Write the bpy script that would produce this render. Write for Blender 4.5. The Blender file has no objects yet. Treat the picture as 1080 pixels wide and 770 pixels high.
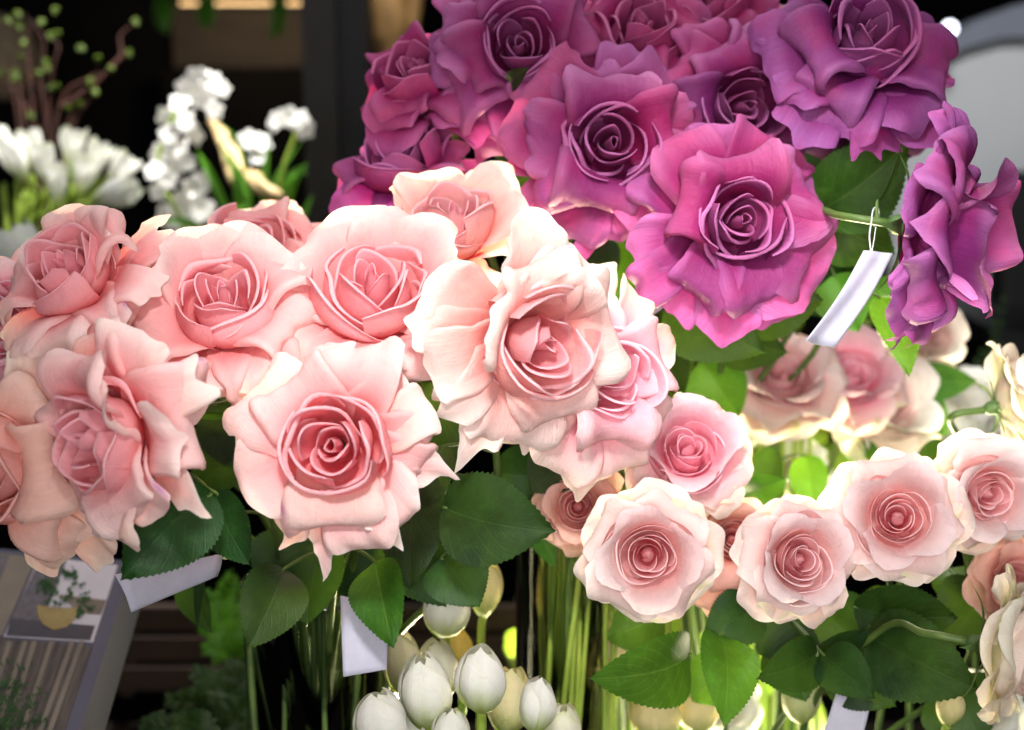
import bpy, math, random
import numpy as np
from mathutils import Vector, Matrix, noise
R = math.radians
SC = bpy.context.scene
COL = SC.collection
IMW, IMH = 1080.0, 770.0
TILT = R(12.0)
LENS_K = 0.72                      # sensor width / focal length
CAM = np.array([0.0, 0.0, 1.45])
RIGHT = np.array([1.0, 0, 0]); FWD = np.array([0, math.cos(TILT), -math.sin(TILT)]); UP = np.array([0, math.sin(TILT), math.cos(TILT)])

def P(px, py, d):
    """world point seen at a photograph position at depth d (metres)"""
    k = LENS_K * d / IMW
    return CAM + FWD * d + RIGHT * ((px - IMW / 2) * k) + UP * ((IMH / 2 - py) * k)
def pxm(d): return LENS_K * d / IMW
def lin(c):
    return tuple(((x / 255.0) / 12.92 if x / 255.0 <= 0.04045 else ((x / 255.0 + 0.055) / 1.055) ** 2.4) for x in c)
def nrm(v):
    v = np.asarray(v, float); return v / (np.linalg.norm(v) + 1e-12)
def sstep(a, b, x):
    t = np.clip((x - a) / (b - a), 0, 1); return t * t * (3 - 2 * t)
def vnoise(pts, scale, seed=0.0):
    """vector noise for an (n,3) array"""
    out = np.empty_like(pts)
    for i, p in enumerate(pts):
        out[i] = noise.noise_vector((p[0] * scale + seed, p[1] * scale - seed * .7, p[2] * scale + seed * 1.3))
    return out
def wave_noise(pts, scale, rng):
    """cheap smooth vector noise: a sum of random sinusoids"""
    out = np.zeros_like(pts)
    for k in range(5):
        f = scale * (0.6 + 1.2 * rng.random()) * nrm([rng.gauss(0, 1) for _ in range(3)])
        a = np.array([rng.gauss(0, 1) for _ in range(3)]) * 0.45
        out += np.sin(pts @ f * 6.283 + rng.random() * 6.283)[:, None] * a
    return out

# ------------------------------------------------------------------ mesh helpers
def link_mesh(name, V, F, mat, parent=None, uv=None, col=None, smooth=True, mats=None, fmat=None):
    V = np.asarray(V, float)
    off = np.array(parent_world(parent)) if parent is not None else np.zeros(3)
    me = bpy.data.meshes.new(name)
    me.from_pydata((V - off).tolist(), [], [list(map(int, f)) for f in F])
    if smooth:
        me.polygons.foreach_set("use_smooth", [True] * len(me.polygons))
    if uv is not None:
        l = me.uv_layers.new(name="UVMap")
        idx = np.empty(len(me.loops), int); me.loops.foreach_get("vertex_index", idx)
        l.data.foreach_set("uv", np.asarray(uv, float)[idx].ravel())
    if col is not None:
        c = me.color_attributes.new(name="Col", type='FLOAT_COLOR', domain='POINT')
        cc = np.ones((len(V), 4)); cc[:, :3] = col
        c.data.foreach_set("color", cc.ravel())
    for m in (mats or [mat]): me.materials.append(m)
    if fmat is not None: me.polygons.foreach_set("material_index", fmat)
    me.update()
    o = bpy.data.objects.new(name, me); COL.objects.link(o)
    if parent is not None: o.parent = parent
    return o
def parent_world(p):
    v = Vector((0, 0, 0))
    while p is not None:
        v = v + p.location; p = p.parent
    return v
def thing(name, label, cat, loc, group=None, kind=None):
    o = bpy.data.objects.new(name, None); COL.objects.link(o); o.location = tuple(loc)
    o.empty_display_size = 0.02
    tag(o, label, cat, group, kind); return o
def tag(o, label=None, cat=None, group=None, kind=None):
    if label: o['label'] = label
    if cat: o['category'] = cat
    if group: o['group'] = group
    if kind: o['kind'] = kind
    return o
class MB:
    def __init__(s): s.V = []; s.F = []; s.UV = []; s.C = []; s.n = 0
    def add(s, V, F, uv=None, col=None):
        V = np.asarray(V, float)
        s.V.append(V); s.F += [[int(i) + s.n for i in f] for f in F]
        s.UV.append(np.zeros((len(V), 2)) if uv is None else np.asarray(uv, float))
        s.C.append(np.ones((len(V), 3)) * .5 if col is None else np.broadcast_to(np.asarray(col, float), (len(V), 3)))
        s.n += len(V); return s
    def build(s, name, mat, parent=None, smooth=True):
        return link_mesh(name, np.concatenate(s.V), s.F, mat, parent, np.concatenate(s.UV), np.concatenate(s.C), smooth)
def grid_faces(nv, nu, wrap=False):
    F = []
    for i in range(nv - 1):
        for j in range(nu if wrap else nu - 1):
            j2 = (j + 1) % nu
            F.append((i * nu + j, i * nu + j2, (i + 1) * nu + j2, (i + 1) * nu + j))
    return F
def spline(pts, n):
    """Catmull-Rom through points"""
    p = np.asarray(pts, float)
    if len(p) == 2: return np.linspace(p[0], p[1], n)
    q = np.vstack([2 * p[0] - p[1], p, 2 * p[-1] - p[-2]])
    out = []
    for t in np.linspace(0, len(p) - 1, n):
        i = min(int(t), len(p) - 2); f = t - i
        a, b, c, d = q[i], q[i + 1], q[i + 2], q[i + 3]
        out.append(.5 * ((2 * b) + (-a + c) * f + (2 * a - 5 * b + 4 * c - d) * f * f + (-a + 3 * b - 3 * c + d) * f ** 3))
    return np.array(out)
def tube(path, rad, k=8, caps=True):
    path = np.asarray(path, float); n = len(path)
    rad = np.broadcast_to(np.asarray(rad, float), (n,)) if np.ndim(rad) == 0 else np.interp(np.linspace(0, 1, n), np.linspace(0, 1, len(rad)), rad)
    T = np.gradient(path, axis=0); T /= (np.linalg.norm(T, axis=1)[:, None] + 1e-12)
    a = nrm(np.cross(T[0], [0.3, 0.2, 1.0] if abs(T[0][2]) < .9 else [1, 0, 0]))
    V = []
    for i in range(n):
        a = nrm(a - T[i] * np.dot(a, T[i])); b = np.cross(T[i], a)
        for j in range(k):
            t = 2 * math.pi * j / k
            V.append(path[i] + rad[i] * (math.cos(t) * a + math.sin(t) * b))
    F = grid_faces(n, k, True)
    if caps:
        F.append(list(range(k))[::-1]); F.append([(n - 1) * k + j for j in range(k)])
    uv = [(j / k, i / n) for i in range(n) for j in range(k)]
    return np.array(V), F, uv
def box_vf(c, h, ax=None):
    """box at centre c, half sizes h, axes rows of ax"""
    ax = np.eye(3) if ax is None else np.asarray(ax)
    V = [np.asarray(c) + sum(s[k] * h[k] * ax[k] for k in range(3)) for s in
         [(-1,-1,-1),(1,-1,-1),(1,1,-1),(-1,1,-1),(-1,-1,1),(1,-1,1),(1,1,1),(-1,1,1)]]
    F = [(0,3,2,1),(4,5,6,7),(0,1,5,4),(1,2,6,5),(2,3,7,6),(3,0,4,7)]
    return np.array(V), F
def lathe(c, prof, k=32, axis=None):
    ax = nrm(axis if axis is not None else [0, 0, 1]); a = nrm(np.cross(ax, [0, 1, 0.01])); b = np.cross(ax, a)
    V = [np.asarray(c) + ax * z + r * (math.cos(2*math.pi*j/k) * a + math.sin(2*math.pi*j/k) * b) for r, z in prof for j in range(k)]
    return np.array(V), grid_faces(len(prof), k, True)

# ------------------------------------------------------------------ petals (in rose-local space, Z = bloom axis)
def heart_petal(phi, alpha, Rr, H, rb=.45, close=.92, skew=0., drop=.45, dp=2., lip=.09, sp=.08, fan=140, flare=0., nu=17, nb=11, nl=6):
    u = np.linspace(-1, 1, nu)
    rim = 1 - drop * np.abs((u - skew) / (1 + abs(skew))) ** dp
    ang = phi + alpha * u
    rows = []; uvs = []
    t = np.linspace(0, 1, nb)
    # body of revolution: bulges at mid height, closes towards the rim
    for k, tt in enumerate(t):
        z = H * rim * tt
        zz = rim * tt
        g = rb + (1 - rb) * np.sin(np.minimum(zz / .55, 1) * math.pi / 2) ** .8
        g = g * (1 - (1 - close) * sstep(.5, 1.0, zz)) + flare * sstep(.6, 1, zz * 1.0)
        r = Rr * g * (1 + sp * u)
        rows.append((r, z)); uvs.append(np.full(nu, tt * .9))
    r1, z1 = rows[-1]
    rho = lip * (0.35 + .65 * (1 - np.abs(u) ** 3))
    for k in range(1, nl + 1):
        b = R(fan) * k / nl
        rows.append((r1 + rho * (1 - math.cos(b)), z1 + rho * math.sin(b))); uvs.append(np.full(nu, .9 + .1 * k / nl))
    r = np.array([q[0] for q in rows]); z = np.array([q[1] for q in rows])
    V = np.stack([r * np.cos(ang), r * np.sin(ang), z], -1).reshape(-1, 3)
    uv = np.stack([np.broadcast_to((u + 1) / 2, r.shape), np.array(uvs)], -1).reshape(-1, 2)
    return V, grid_faces(len(rows), nu), uv

def outer_petal(phi, L, W, th, r0=.3, z0=0., cup=.8, roll=1.2, rollw=.3, rnd=.42, rp=2.3, tip=0., twist=0., base=.35, asym=0., nu=23, nv=24, wpk=.62, fold=0., ruf=0., rph=0.):
    """th: list of (s, angle from the bloom axis in degrees)"""
    u = np.linspace(-1, 1, nu); v = np.linspace(0, 1, nv)
    rim = 1 - rnd * np.abs(u) ** rp + tip * np.exp(-(u / .2) ** 2)
    S = v[:, None] * rim[None, :]
    SB = S * (1 + fold * np.abs(u)[None, :] ** 1.5 * v[:, None])       # the corners reach the rolled part sooner
    ts = np.linspace(0, 1.9, 191)
    tha = np.interp(ts, [a for a, b in th], [b for a, b in th])
    ker = np.ones(9) / 9; tha = np.convolve(np.pad(tha, 4, mode='edge'), ker, 'valid')
    tha = np.radians(tha); ds = ts[1] - ts[0]
    rr = np.concatenate([[0], np.cumsum(np.sin(tha[:-1]) * ds)]); zz = np.concatenate([[0], np.cumsum(np.cos(tha[:-1]) * ds)])
    r = r0 + L * np.interp(SB, ts, rr); z = z0 + L * np.interp(SB, ts, zz); th_ = np.interp(SB, ts, tha)
    w = W * (base + (1 - base) * np.sin(np.clip(S / wpk, 0, 1) * math.pi / 2) ** 1.1)
    # cross-section
    au = np.abs(u)
    e = sstep(1 - rollw, 1.0, au)
    vv = sstep(.25, .8, v)[:, None]
    side = np.where(u > 0, 1 + asym, 1 - asym)
    psi = cup * (1 - .45 * v[:, None]) * u[None, :] - np.sign(u)[None, :] * roll * 1.6 * e[None, :] * vv * side[None, :]
    du = u[1] - u[0]; m = nu // 2
    cx = np.cos(psi); cn = np.sin(psi)
    X = np.zeros_like(psi); N = np.zeros_like(psi)
    for j in range(m + 1, nu):
        X[:, j] = X[:, j-1] + (cx[:, j] + cx[:, j-1]) / 2 * du; N[:, j] = N[:, j-1] + (cn[:, j] + cn[:, j-1]) / 2 * du
    for j in range(m - 1, -1, -1):
        X[:, j] = X[:, j+1] - (cx[:, j] + cx[:, j+1]) / 2 * du; N[:, j] = N[:, j+1] - (cn[:, j] + cn[:, j+1]) / 2 * du
    X = X * w; N = N * w
    if ruf: N = N + ruf * (v[:, None] ** 2.5) * (np.sin(4.2 * u + rph) + .5 * np.sin(9.5 * u - 2 * rph))[None, :] * (.35 + .65 * np.abs(u)[None, :])
    tw = twist * S
    X, N = X * np.cos(tw) - N * np.sin(tw), X * np.sin(tw) + N * np.cos(tw)
    rr_ = r - np.cos(th_) * N; z_ = z + np.sin(th_) * N
    c, s = math.cos(phi), math.sin(phi)
    V = np.stack([rr_ * c - X * s, rr_ * s + X * c, z_], -1).reshape(-1, 3)
    uv = np.stack([np.broadcast_to((u + 1) / 2, S.shape), np.broadcast_to(v[:, None], S.shape)], -1).reshape(-1, 2)
    return V, grid_faces(nv, nu), uv

def lerp(a, b, t): return a + (b - a) * t
def mixc(cols, stops, t):
    cols = np.array(cols); return np.stack([np.interp(t, stops, cols[:, k]) for k in range(3)], -1)
# ------------------------------------------------------------------ materials
def new_mat(name):
    m = bpy.data.materials.new(name); m.use_nodes = True; nt = m.node_tree
    for n in list(nt.nodes): nt.nodes.remove(n)
    return m, nt, nt.nodes.new, nt.links.new
def N_(nt, typ, **kw):
    n = nt.nodes.new(typ)
    for k, v in kw.items():
        if isinstance(k, str) and k in n.inputs.keys(): n.inputs[k].default_value = v
        else: setattr(n, k, v)
    return n
def mixrgb(nt, fac, a, b, mode='MIX'):
    n = nt.nodes.new('ShaderNodeMix'); n.data_type = 'RGBA'; n.blend_type = mode
    for idx, val in ((0, fac), (6, a), (7, b)):
        if isinstance(val, bpy.types.NodeSocket): nt.links.new(val, n.inputs[idx])
        elif idx == 0: n.inputs[0].default_value = val
        else: n.inputs[idx].default_value = (*val, 1) if len(val) == 3 else val
    return n.outputs[2]
def math_(nt, op, a, b=None, c=None):
    n = nt.nodes.new('ShaderNodeMath'); n.operation = op
    for i, v in enumerate((a, b, c)):
        if v is None: continue
        if isinstance(v, bpy.types.NodeSocket): nt.links.new(v, n.inputs[i])
        else: n.inputs[i].default_value = v
    return n.outputs[0]
def ramp(nt, fac, stops):
    n = nt.nodes.new('ShaderNodeValToRGB'); e = n.color_ramp.elements
    while len(e) < len(stops): e.new(.5)
    for k, (p, c) in enumerate(stops):
        e[k].position = p; e[k].color = (*c, 1) if len(c) == 3 else c
    nt.links.new(fac, n.inputs[0]); return n.outputs[0]

def petal_mat(name, trans=.3, rough=.55, vein=.5, mottle=None, mot_amt=0., sheen=.0, bump=.0004, tcol=1.0):
    m, nt, new, link = new_mat(name)
    out = new('ShaderNodeOutputMaterial')
    at = new('ShaderNodeAttribute'); at.attribute_name = 'Col'; col = at.outputs['Color']
    uv = new('ShaderNodeUVMap'); sep = new('ShaderNodeSeparateXYZ'); link(uv.outputs[0], sep.inputs[0])
    tc = new('ShaderNodeTexCoord')
    # veins fan out from the petal's base: (u-.5) widened with v, stretched noise
    comb = new('ShaderNodeCombineXYZ')
    link(math_(nt, 'MULTIPLY', sep.outputs[0], 42.0), comb.inputs[0]); link(math_(nt, 'MULTIPLY', sep.outputs[1], 3.2), comb.inputs[1])
    nv = N_(nt, 'ShaderNodeTexNoise', Scale=1.0, Detail=3.0, Roughness=.6, Distortion=1.6); link(comb.outputs[0], nv.inputs['Vector'])
    rip = new('ShaderNodeCombineXYZ')
    link(math_(nt, 'MULTIPLY', sep.outputs[0], 5.0), rip.inputs[0]); link(math_(nt, 'MULTIPLY', sep.outputs[1], 20.0), rip.inputs[1])
    nr = N_(nt, 'ShaderNodeTexNoise', Scale=1.0, Detail=2.0, Roughness=.5, Distortion=1.2); link(rip.outputs[0], nr.inputs['Vector'])
    n1 = N_(nt, 'ShaderNodeTexNoise', Scale=26.0, Detail=3.0, Roughness=.55); link(tc.outputs['Object'], n1.inputs['Vector'])
    n2 = N_(nt, 'ShaderNodeTexNoise', Scale=900.0, Detail=2.0); link(tc.outputs['Object'], n2.inputs['Vector'])
    if mottle:
        f = math_(nt, 'MULTIPLY', ramp(nt, n1.outputs['Fac'], [(.46, (0,0,0)), (.66, (1,1,1))]), mot_amt)
        col = mixrgb(nt, f, col, lin(mottle))
    n3 = N_(nt, 'ShaderNodeTexNoise', Scale=70.0, Detail=5.0, Roughness=.65, Distortion=1.5); link(tc.outputs['Object'], n3.inputs['Vector'])
    blot = ramp(nt, n3.outputs['Fac'], [(.34, (.80, .70, .70)), (.5, (1, 1, 1)), (.7, (1, .97, .95))])
    col = mixrgb(nt, .3, col, blot, 'MULTIPLY')
    vf = math_(nt, 'MULTIPLY_ADD', nv.outputs['Fac'], vein * .5, 1 - vein * .25)
    hsv = new('ShaderNodeHueSaturation'); link(col, hsv.inputs['Color']); link(vf, hsv.inputs['Value'])
    col = hsv.outputs[0]
    h = math_(nt, 'ADD', math_(nt, 'ADD', math_(nt, 'MULTIPLY', nv.outputs['Fac'], 1.0), math_(nt, 'MULTIPLY', nr.outputs['Fac'], .35)), math_(nt, 'MULTIPLY_ADD', n3.outputs['Fac'], .9, math_(nt, 'MULTIPLY', n2.outputs['Fac'], .12)))
    bp = new('ShaderNodeBump'); bp.inputs['Strength'].default_value = .5; bp.inputs['Distance'].default_value = bump * 2; link(h, bp.inputs['Height'])
    pb = N_(nt, 'ShaderNodeBsdfPrincipled'); link(col, pb.inputs['Base Color']); pb.inputs['Roughness'].default_value = rough
    pb.inputs['Specular IOR Level'].default_value = .32
    pb.inputs['Sheen Weight'].default_value = sheen; pb.inputs['Sheen Roughness'].default_value = .4
    link(bp.outputs[0], pb.inputs['Normal'])
    tr = new('ShaderNodeBsdfTranslucent')
    g = new('ShaderNodeGamma'); link(col, g.inputs[0]); g.inputs[1].default_value = tcol; link(g.outputs[0], tr.inputs[0]); link(bp.outputs[0], tr.inputs[1])
    mx = new('ShaderNodeMixShader'); mx.inputs[0].default_value = trans; link(pb.outputs[0], mx.inputs[1]); link(tr.outputs[0], mx.inputs[2])
    link(mx.outputs[0], out.inputs[0]); return m

def leaf_mat(name, c1, c2, trans=.2, rough=.42, veinc=None):
    m, nt, new, link = new_mat(name); out = new('ShaderNodeOutputMaterial')
    uv = new('ShaderNodeUVMap'); sep = new('ShaderNodeSeparateXYZ'); link(uv.outputs[0], sep.inputs[0])
    tc = new('ShaderNodeTexCoord')
    n1 = N_(nt, 'ShaderNodeTexNoise', Scale=38.0, Detail=4.0, Roughness=.6); link(tc.outputs['Object'], n1.inputs['Vector'])
    au = math_(nt, 'ABSOLUTE', math_(nt, 'SUBTRACT', sep.outputs[0], .5))
    # side veins slant towards the tip; the mid vein runs along u = .5
    ph = math_(nt, 'SUBTRACT', math_(nt, 'MULTIPLY', sep.outputs[1], 8.0), math_(nt, 'MULTIPLY', au, 6.5))
    ph = math_(nt, 'ADD', ph, math_(nt, 'MULTIPLY', n1.outputs['Fac'], .5))
    fr = math_(nt, 'ABSOLUTE', math_(nt, 'SUBTRACT', math_(nt, 'FRACT', ph), .5))
    side = math_(nt, 'SUBTRACT', 1.0, math_(nt, 'MINIMUM', math_(nt, 'MULTIPLY', fr, 9.0), 1.0))
    mid = math_(nt, 'SUBTRACT', 1.0, math_(nt, 'MINIMUM', math_(nt, 'MULTIPLY', au, 38.0), 1.0))
    vn = math_(nt, 'MAXIMUM', math_(nt, 'MULTIPLY', side, .4), mid)
    vor = N_(nt, 'ShaderNodeTexVoronoi', Scale=700.0); vor.feature = 'DISTANCE_TO_EDGE'; link(tc.outputs['Object'], vor.inputs['Vector'])
    col = ramp(nt, n1.outputs['Fac'], [(.3, lin(c1)), (.7, lin(c2))])
    oi = new('ShaderNodeObjectInfo')
    n4 = N_(nt, 'ShaderNodeTexNoise', Scale=120.0, Detail=5.0, Roughness=.7); link(tc.outputs['Object'], n4.inputs['Vector'])
    col = mixrgb(nt, ramp(nt, n4.outputs['Fac'], [(.52, (0,0,0)), (.75, (.14,.14,.14))]), col, lin(tuple(min(255, x * 1.9 + 14) for x in c2)))
    hs = new('ShaderNodeHueSaturation'); link(col, hs.inputs['Color'])
    link(math_(nt, 'MULTIPLY_ADD', oi.outputs['Random'], .04, .485), hs.inputs['Hue']); link(math_(nt, 'MULTIPLY_ADD', oi.outputs['Random'], .5, .75), hs.inputs['Value'])
    col = mixrgb(nt, math_(nt, 'MULTIPLY', vn, math_(nt, 'MULTIPLY', n1.outputs['Fac'], .5)), hs.outputs[0], lin(veinc or (110, 140, 80)))
    h = math_(nt, 'ADD', math_(nt, 'MULTIPLY', vn, -1.0), math_(nt, 'MULTIPLY', vor.outputs['Distance'], .8))
    bp = new('ShaderNodeBump'); bp.inputs['Strength'].default_value = .5; bp.inputs['Distance'].default_value = .0005; link(h, bp.inputs['Height'])
    pb = new('ShaderNodeBsdfPrincipled'); link(col, pb.inputs['Base Color']); pb.inputs['Roughness'].default_value = rough; pb.inputs['Specular IOR Level'].default_value = .25
    link(bp.outputs[0], pb.inputs['Normal'])
    tr = new('ShaderNodeBsdfTranslucent'); link(mixrgb(nt, .6, col, (.25, .5, .02)), tr.inputs[0])
    mx = new('ShaderNodeMixShader'); mx.inputs[0].default_value = trans; link(pb.outputs[0], mx.inputs[1]); link(tr.outputs[0], mx.inputs[2])
    link(mx.outputs[0], out.inputs[0]); return m

def plain_mat(name, c, rough=.6, c2=None, scale=30., bump=.0, metal=0., trans=0., spec=.4, stretch=None, emit=None, estr=0.):
    m, nt, new, link = new_mat(name); out = new('ShaderNodeOutputMaterial')
    tc = new('ShaderNodeTexCoord'); n1 = N_(nt, 'ShaderNodeTexNoise', Scale=scale, Detail=4.0, Roughness=.6)
    if stretch:
        mp = new('ShaderNodeMapping'); mp.inputs['Scale'].default_value = stretch; link(tc.outputs['Object'], mp.inputs[0]); link(mp.outputs[0], n1.inputs['Vector'])
    else: link(tc.outputs['Object'], n1.inputs['Vector'])
    c2 = c2 or tuple(x * .86 for x in c)
    col = ramp(nt, n1.outputs['Fac'], [(.3, lin(c)), (.72, lin(c2))])
    pb = new('ShaderNodeBsdfPrincipled'); link(col, pb.inputs['Base Color']); pb.inputs['Roughness'].default_value = rough
    pb.inputs['Metallic'].default_value = metal; pb.inputs['Specular IOR Level'].default_value = spec
    if emit: pb.inputs['Emission Color'].default_value = (*lin(emit), 1); pb.inputs['Emission Strength'].default_value = estr
    if bump:
        bp = new('ShaderNodeBump'); bp.inputs['Strength'].default_value = .6; bp.inputs['Distance'].default_value = bump; link(n1.outputs['Fac'], bp.inputs['Height']); link(bp.outputs[0], pb.inputs['Normal'])
    s = pb.outputs[0]
    if trans:
        tr = new('ShaderNodeBsdfTranslucent'); link(col, tr.inputs[0]); mx = new('ShaderNodeMixShader'); mx.inputs[0].default_value = trans
        link(s, mx.inputs[1]); link(tr.outputs[0], mx.inputs[2]); s = mx.outputs[0]
    link(s, out.inputs[0]); return m

def glass_mat(name):
    m, nt, new, link = new_mat(name); out = new('ShaderNodeOutputMaterial')
    t = new('ShaderNodeBsdfTransparent'); t.inputs[0].default_value = (.9, .93, .88, 1)
    g = new('ShaderNodeBsdfGlossy'); g.inputs['Roughness'].default_value = .03
    f = new('ShaderNodeFresnel'); f.inputs[0].default_value = 1.5
    mx = new('ShaderNodeMixShader'); link(math_(nt, 'MULTIPLY_ADD', f.outputs[0], 2.2, .05), mx.inputs[0]); link(t.outputs[0], mx.inputs[1]); link(g.outputs[0], mx.inputs[2])
    link(mx.outputs[0], out.inputs[0]); return m

M = dict(
    pink=petal_mat('pink_petal_fabric', .34, .6, .22, None, 0, 0, .0006, 1.5),
    purple=petal_mat('purple_petal_fabric', .25, .55, .5, (196, 40, 100),   .30, .0, .0008, 1.3),
    small=petal_mat('blush_petal_fabric', .42, .55, .18, None, 0, 0, .0005, 1.4),
    white=petal_mat('white_petal_fabric', .34, .5, .25, None, 0, .0, .0004, 1.1),
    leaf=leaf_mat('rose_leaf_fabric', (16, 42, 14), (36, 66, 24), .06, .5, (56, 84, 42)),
    leaf_lit=leaf_mat('lit_leaf_fabric', (44, 80, 22), (70, 106, 30), .16, .42, (150, 180, 90)),  # brighter copy of the rose leaf, the lit look put into its greens
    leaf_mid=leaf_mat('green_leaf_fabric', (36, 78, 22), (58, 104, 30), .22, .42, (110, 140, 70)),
    stem=plain_mat('green_stem', (120, 150, 50), .45, (160, 180, 72), 60, .0004, trans=.1),
    stem_dark=plain_mat('dark_stem', (62, 88, 38), .5, (92, 116, 52), 60, .0004),
    calyx=plain_mat('green_calyx', (66, 96, 52), .5, (96, 124, 66), 80, .0004, trans=.1),
)

PAL = {
 # deep, mid, edge, heart deep, heart lip, accent
 'pink':   dict(deep=(245,118,122), mid=(250,168,170), edge=(252,214,210), hdeep=(246,96,126), hlip=(252,190,200), out=(253,230,224), acc=(190,90,180)),
 'cream':  dict(deep=(246,134,132), mid=(249,186,178), edge=(253,230,222), hdeep=(246,104,130), hlip=(252,196,206), out=(253,238,230), acc=(190,70,160)),
 'peach':  dict(deep=(246,136,116), mid=(249,180,164), edge=(251,212,198), hdeep=(242,108,112), hlip=(252,190,184), out=(251,222,206), acc=(190,90,180)),
 'purple': dict(deep=(112,8,74), mid=(152,52,118), edge=(204,130,180), hdeep=(126,20,88), hlip=(198,116,176), out=(184,102,168), acc=(220,60,90)),
 'plum':   dict(deep=(98,12,70), mid=(124,40,108), edge=(182,112,168), hdeep=(106,20,78), hlip=(180,104,160), out=(150,78,150), acc=(190,50,90)),
 'magenta':dict(deep=(130,10,66), mid=(160,40,106), edge=(208,116,166), hdeep=(140,28,86), hlip=(206,114,162), out=(182,84,150), acc=(236,90,90)),
 'small':  dict(deep=(253,150,150), mid=(253,200,196), edge=(254,226,226), hdeep=(252,84,120), hlip=(254,220,220), out=(252,240,230), acc=(206,218,130)),
 'smalldeep': dict(deep=(252,156,146), mid=(251,186,172), edge=(250,200,188), hdeep=(244,96,128), hlip=(253,212,204), out=(250,214,196), acc=(206,218,130)),
 'rosy':   dict(deep=(248,128,150), mid=(250,172,190), edge=(252,216,222), hdeep=(244,84,128), hlip=(253,210,222), out=(250,234,214), acc=(200,214,120)),
 'white': dict(deep=(240,236,214), mid=(246,244,234), edge=(248,247,242), hdeep=(236,232,200), hlip=(247,245,236), out=(246,246,238), acc=(214,226,160)),
 'ivory':  dict(deep=(248,222,196), mid=(250,236,220), edge=(252,240,228), hdeep=(244,170,170), hlip=(250,214,208), out=(250,240,220), acc=(206,218,140)),
}
def petal_cols(pal, uv, role, k, rng, style_small=False):
    """role heart: k = 0 centre .. 1 rim ; role outer: k = 0 inner layer .. 1 back layer"""
    p = {a: np.array(lin(b)) for a, b in PAL[pal].items()}
    u = uv[:, 0] * 2 - 1; v = uv[:, 1]
    if role == 'heart':
        body = p['hdeep'] * (1 - k) + p['deep'] * k; up = (p['hdeep'] * .45 + p['hlip'] * .55) * (1 - k) + p['mid'] * k
        c = mixc([body, up, up * .5 + p['hlip'] * .5, p['hlip'] * (1 - .35 * k) + p['edge'] * .35 * k], [0, .55, .88, 1], v)
    else:
        edge = p['edge'] * (1 - k) + p['out'] * k
        c = mixc([p['deep'], p['deep'] * .5 + p['mid'] * .5, p['mid'], edge], [0, .25, .55, 1] if pal not in ('purple', 'plum', 'magenta') else [0, .35, .72, 1], v)
        side = sstep(.55, 1, np.abs(u))[:, None] * sstep(.2, .6, v)[:, None] * .5
        c = c * (1 - side) + edge * side
        if style_small and k > .65:
            g = ((sstep(.0, .5, 1 - v) * .6 + .7 * sstep(.7, 1, np.abs(u)) * sstep(.3, .9, v)) * rng.uniform(.3, 1.2))[:, None]; g = np.clip(g, 0, 1)
            c = c * (1 - g * .75) + p['acc'] * g * .75
        elif pal in ('pink', 'cream') and rng.random() < .25:
            uu = rng.choice([-1, 1]) * .95
            g = np.exp(-(((u - uu) / .12) ** 2 + ((v - .9) / .08) ** 2))[:, None] * .7
            c = c * (1 - g) + p['acc'] * g
    c = c * (1 + rng.uniform(-.05, .05))
    return np.clip(c, 0, .93)

LAY = {  # longitudinal bending, degrees from the bloom axis
 'A': [(0, 75), (.25, 26), (.42, 14), (.58, 45), (.72, 100), (.88, 160), (1.0, 215), (1.1, 230)],          # hugs the cup, tip rolled back
 'B': [(0, 80), (.25, 42), (.42, 36), (.62, 72), (.8, 104), (.92, 150), (1.0, 195), (1.1, 210)],           # opens half way
 'C': [(0, 84), (.25, 56), (.5, 62), (.72, 88), (.88, 112), (1.0, 160), (1.1, 175)],          # wide open plate
 'D': [(0, 88), (.25, 66), (.5, 76), (.75, 96), (.95, 112), (1.1, 126)],                     # back layer, nearly flat
 'E': [(0, 74), (.25, 32), (.6, 18), (.82, 40), (.95, 80), (1.1, 110)],                        # upright cup
 'F': [(0, 92), (.3, 90), (.6, 104), (.8, 120), (1.0, 140), (1.1, 150)],                     # hangs back
}
LAY['R'] = [(0, 90), (.25, 72), (.45, 66), (.62, 95), (.8, 150), (1.0, 215), (1.1, 230)]     # low ring rolled back at the foot of the cup
LAY['K'] = [(0, 76), (.25, 34), (.55, 28), (.8, 42), (.93, 80), (1.0, 120), (1.1, 130)]     # standing fan behind the cup
LAYK = dict(R=.5, K=.5, E=.0, A=.2, B=.45, C=.7, D=.9, F=1.)

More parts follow.
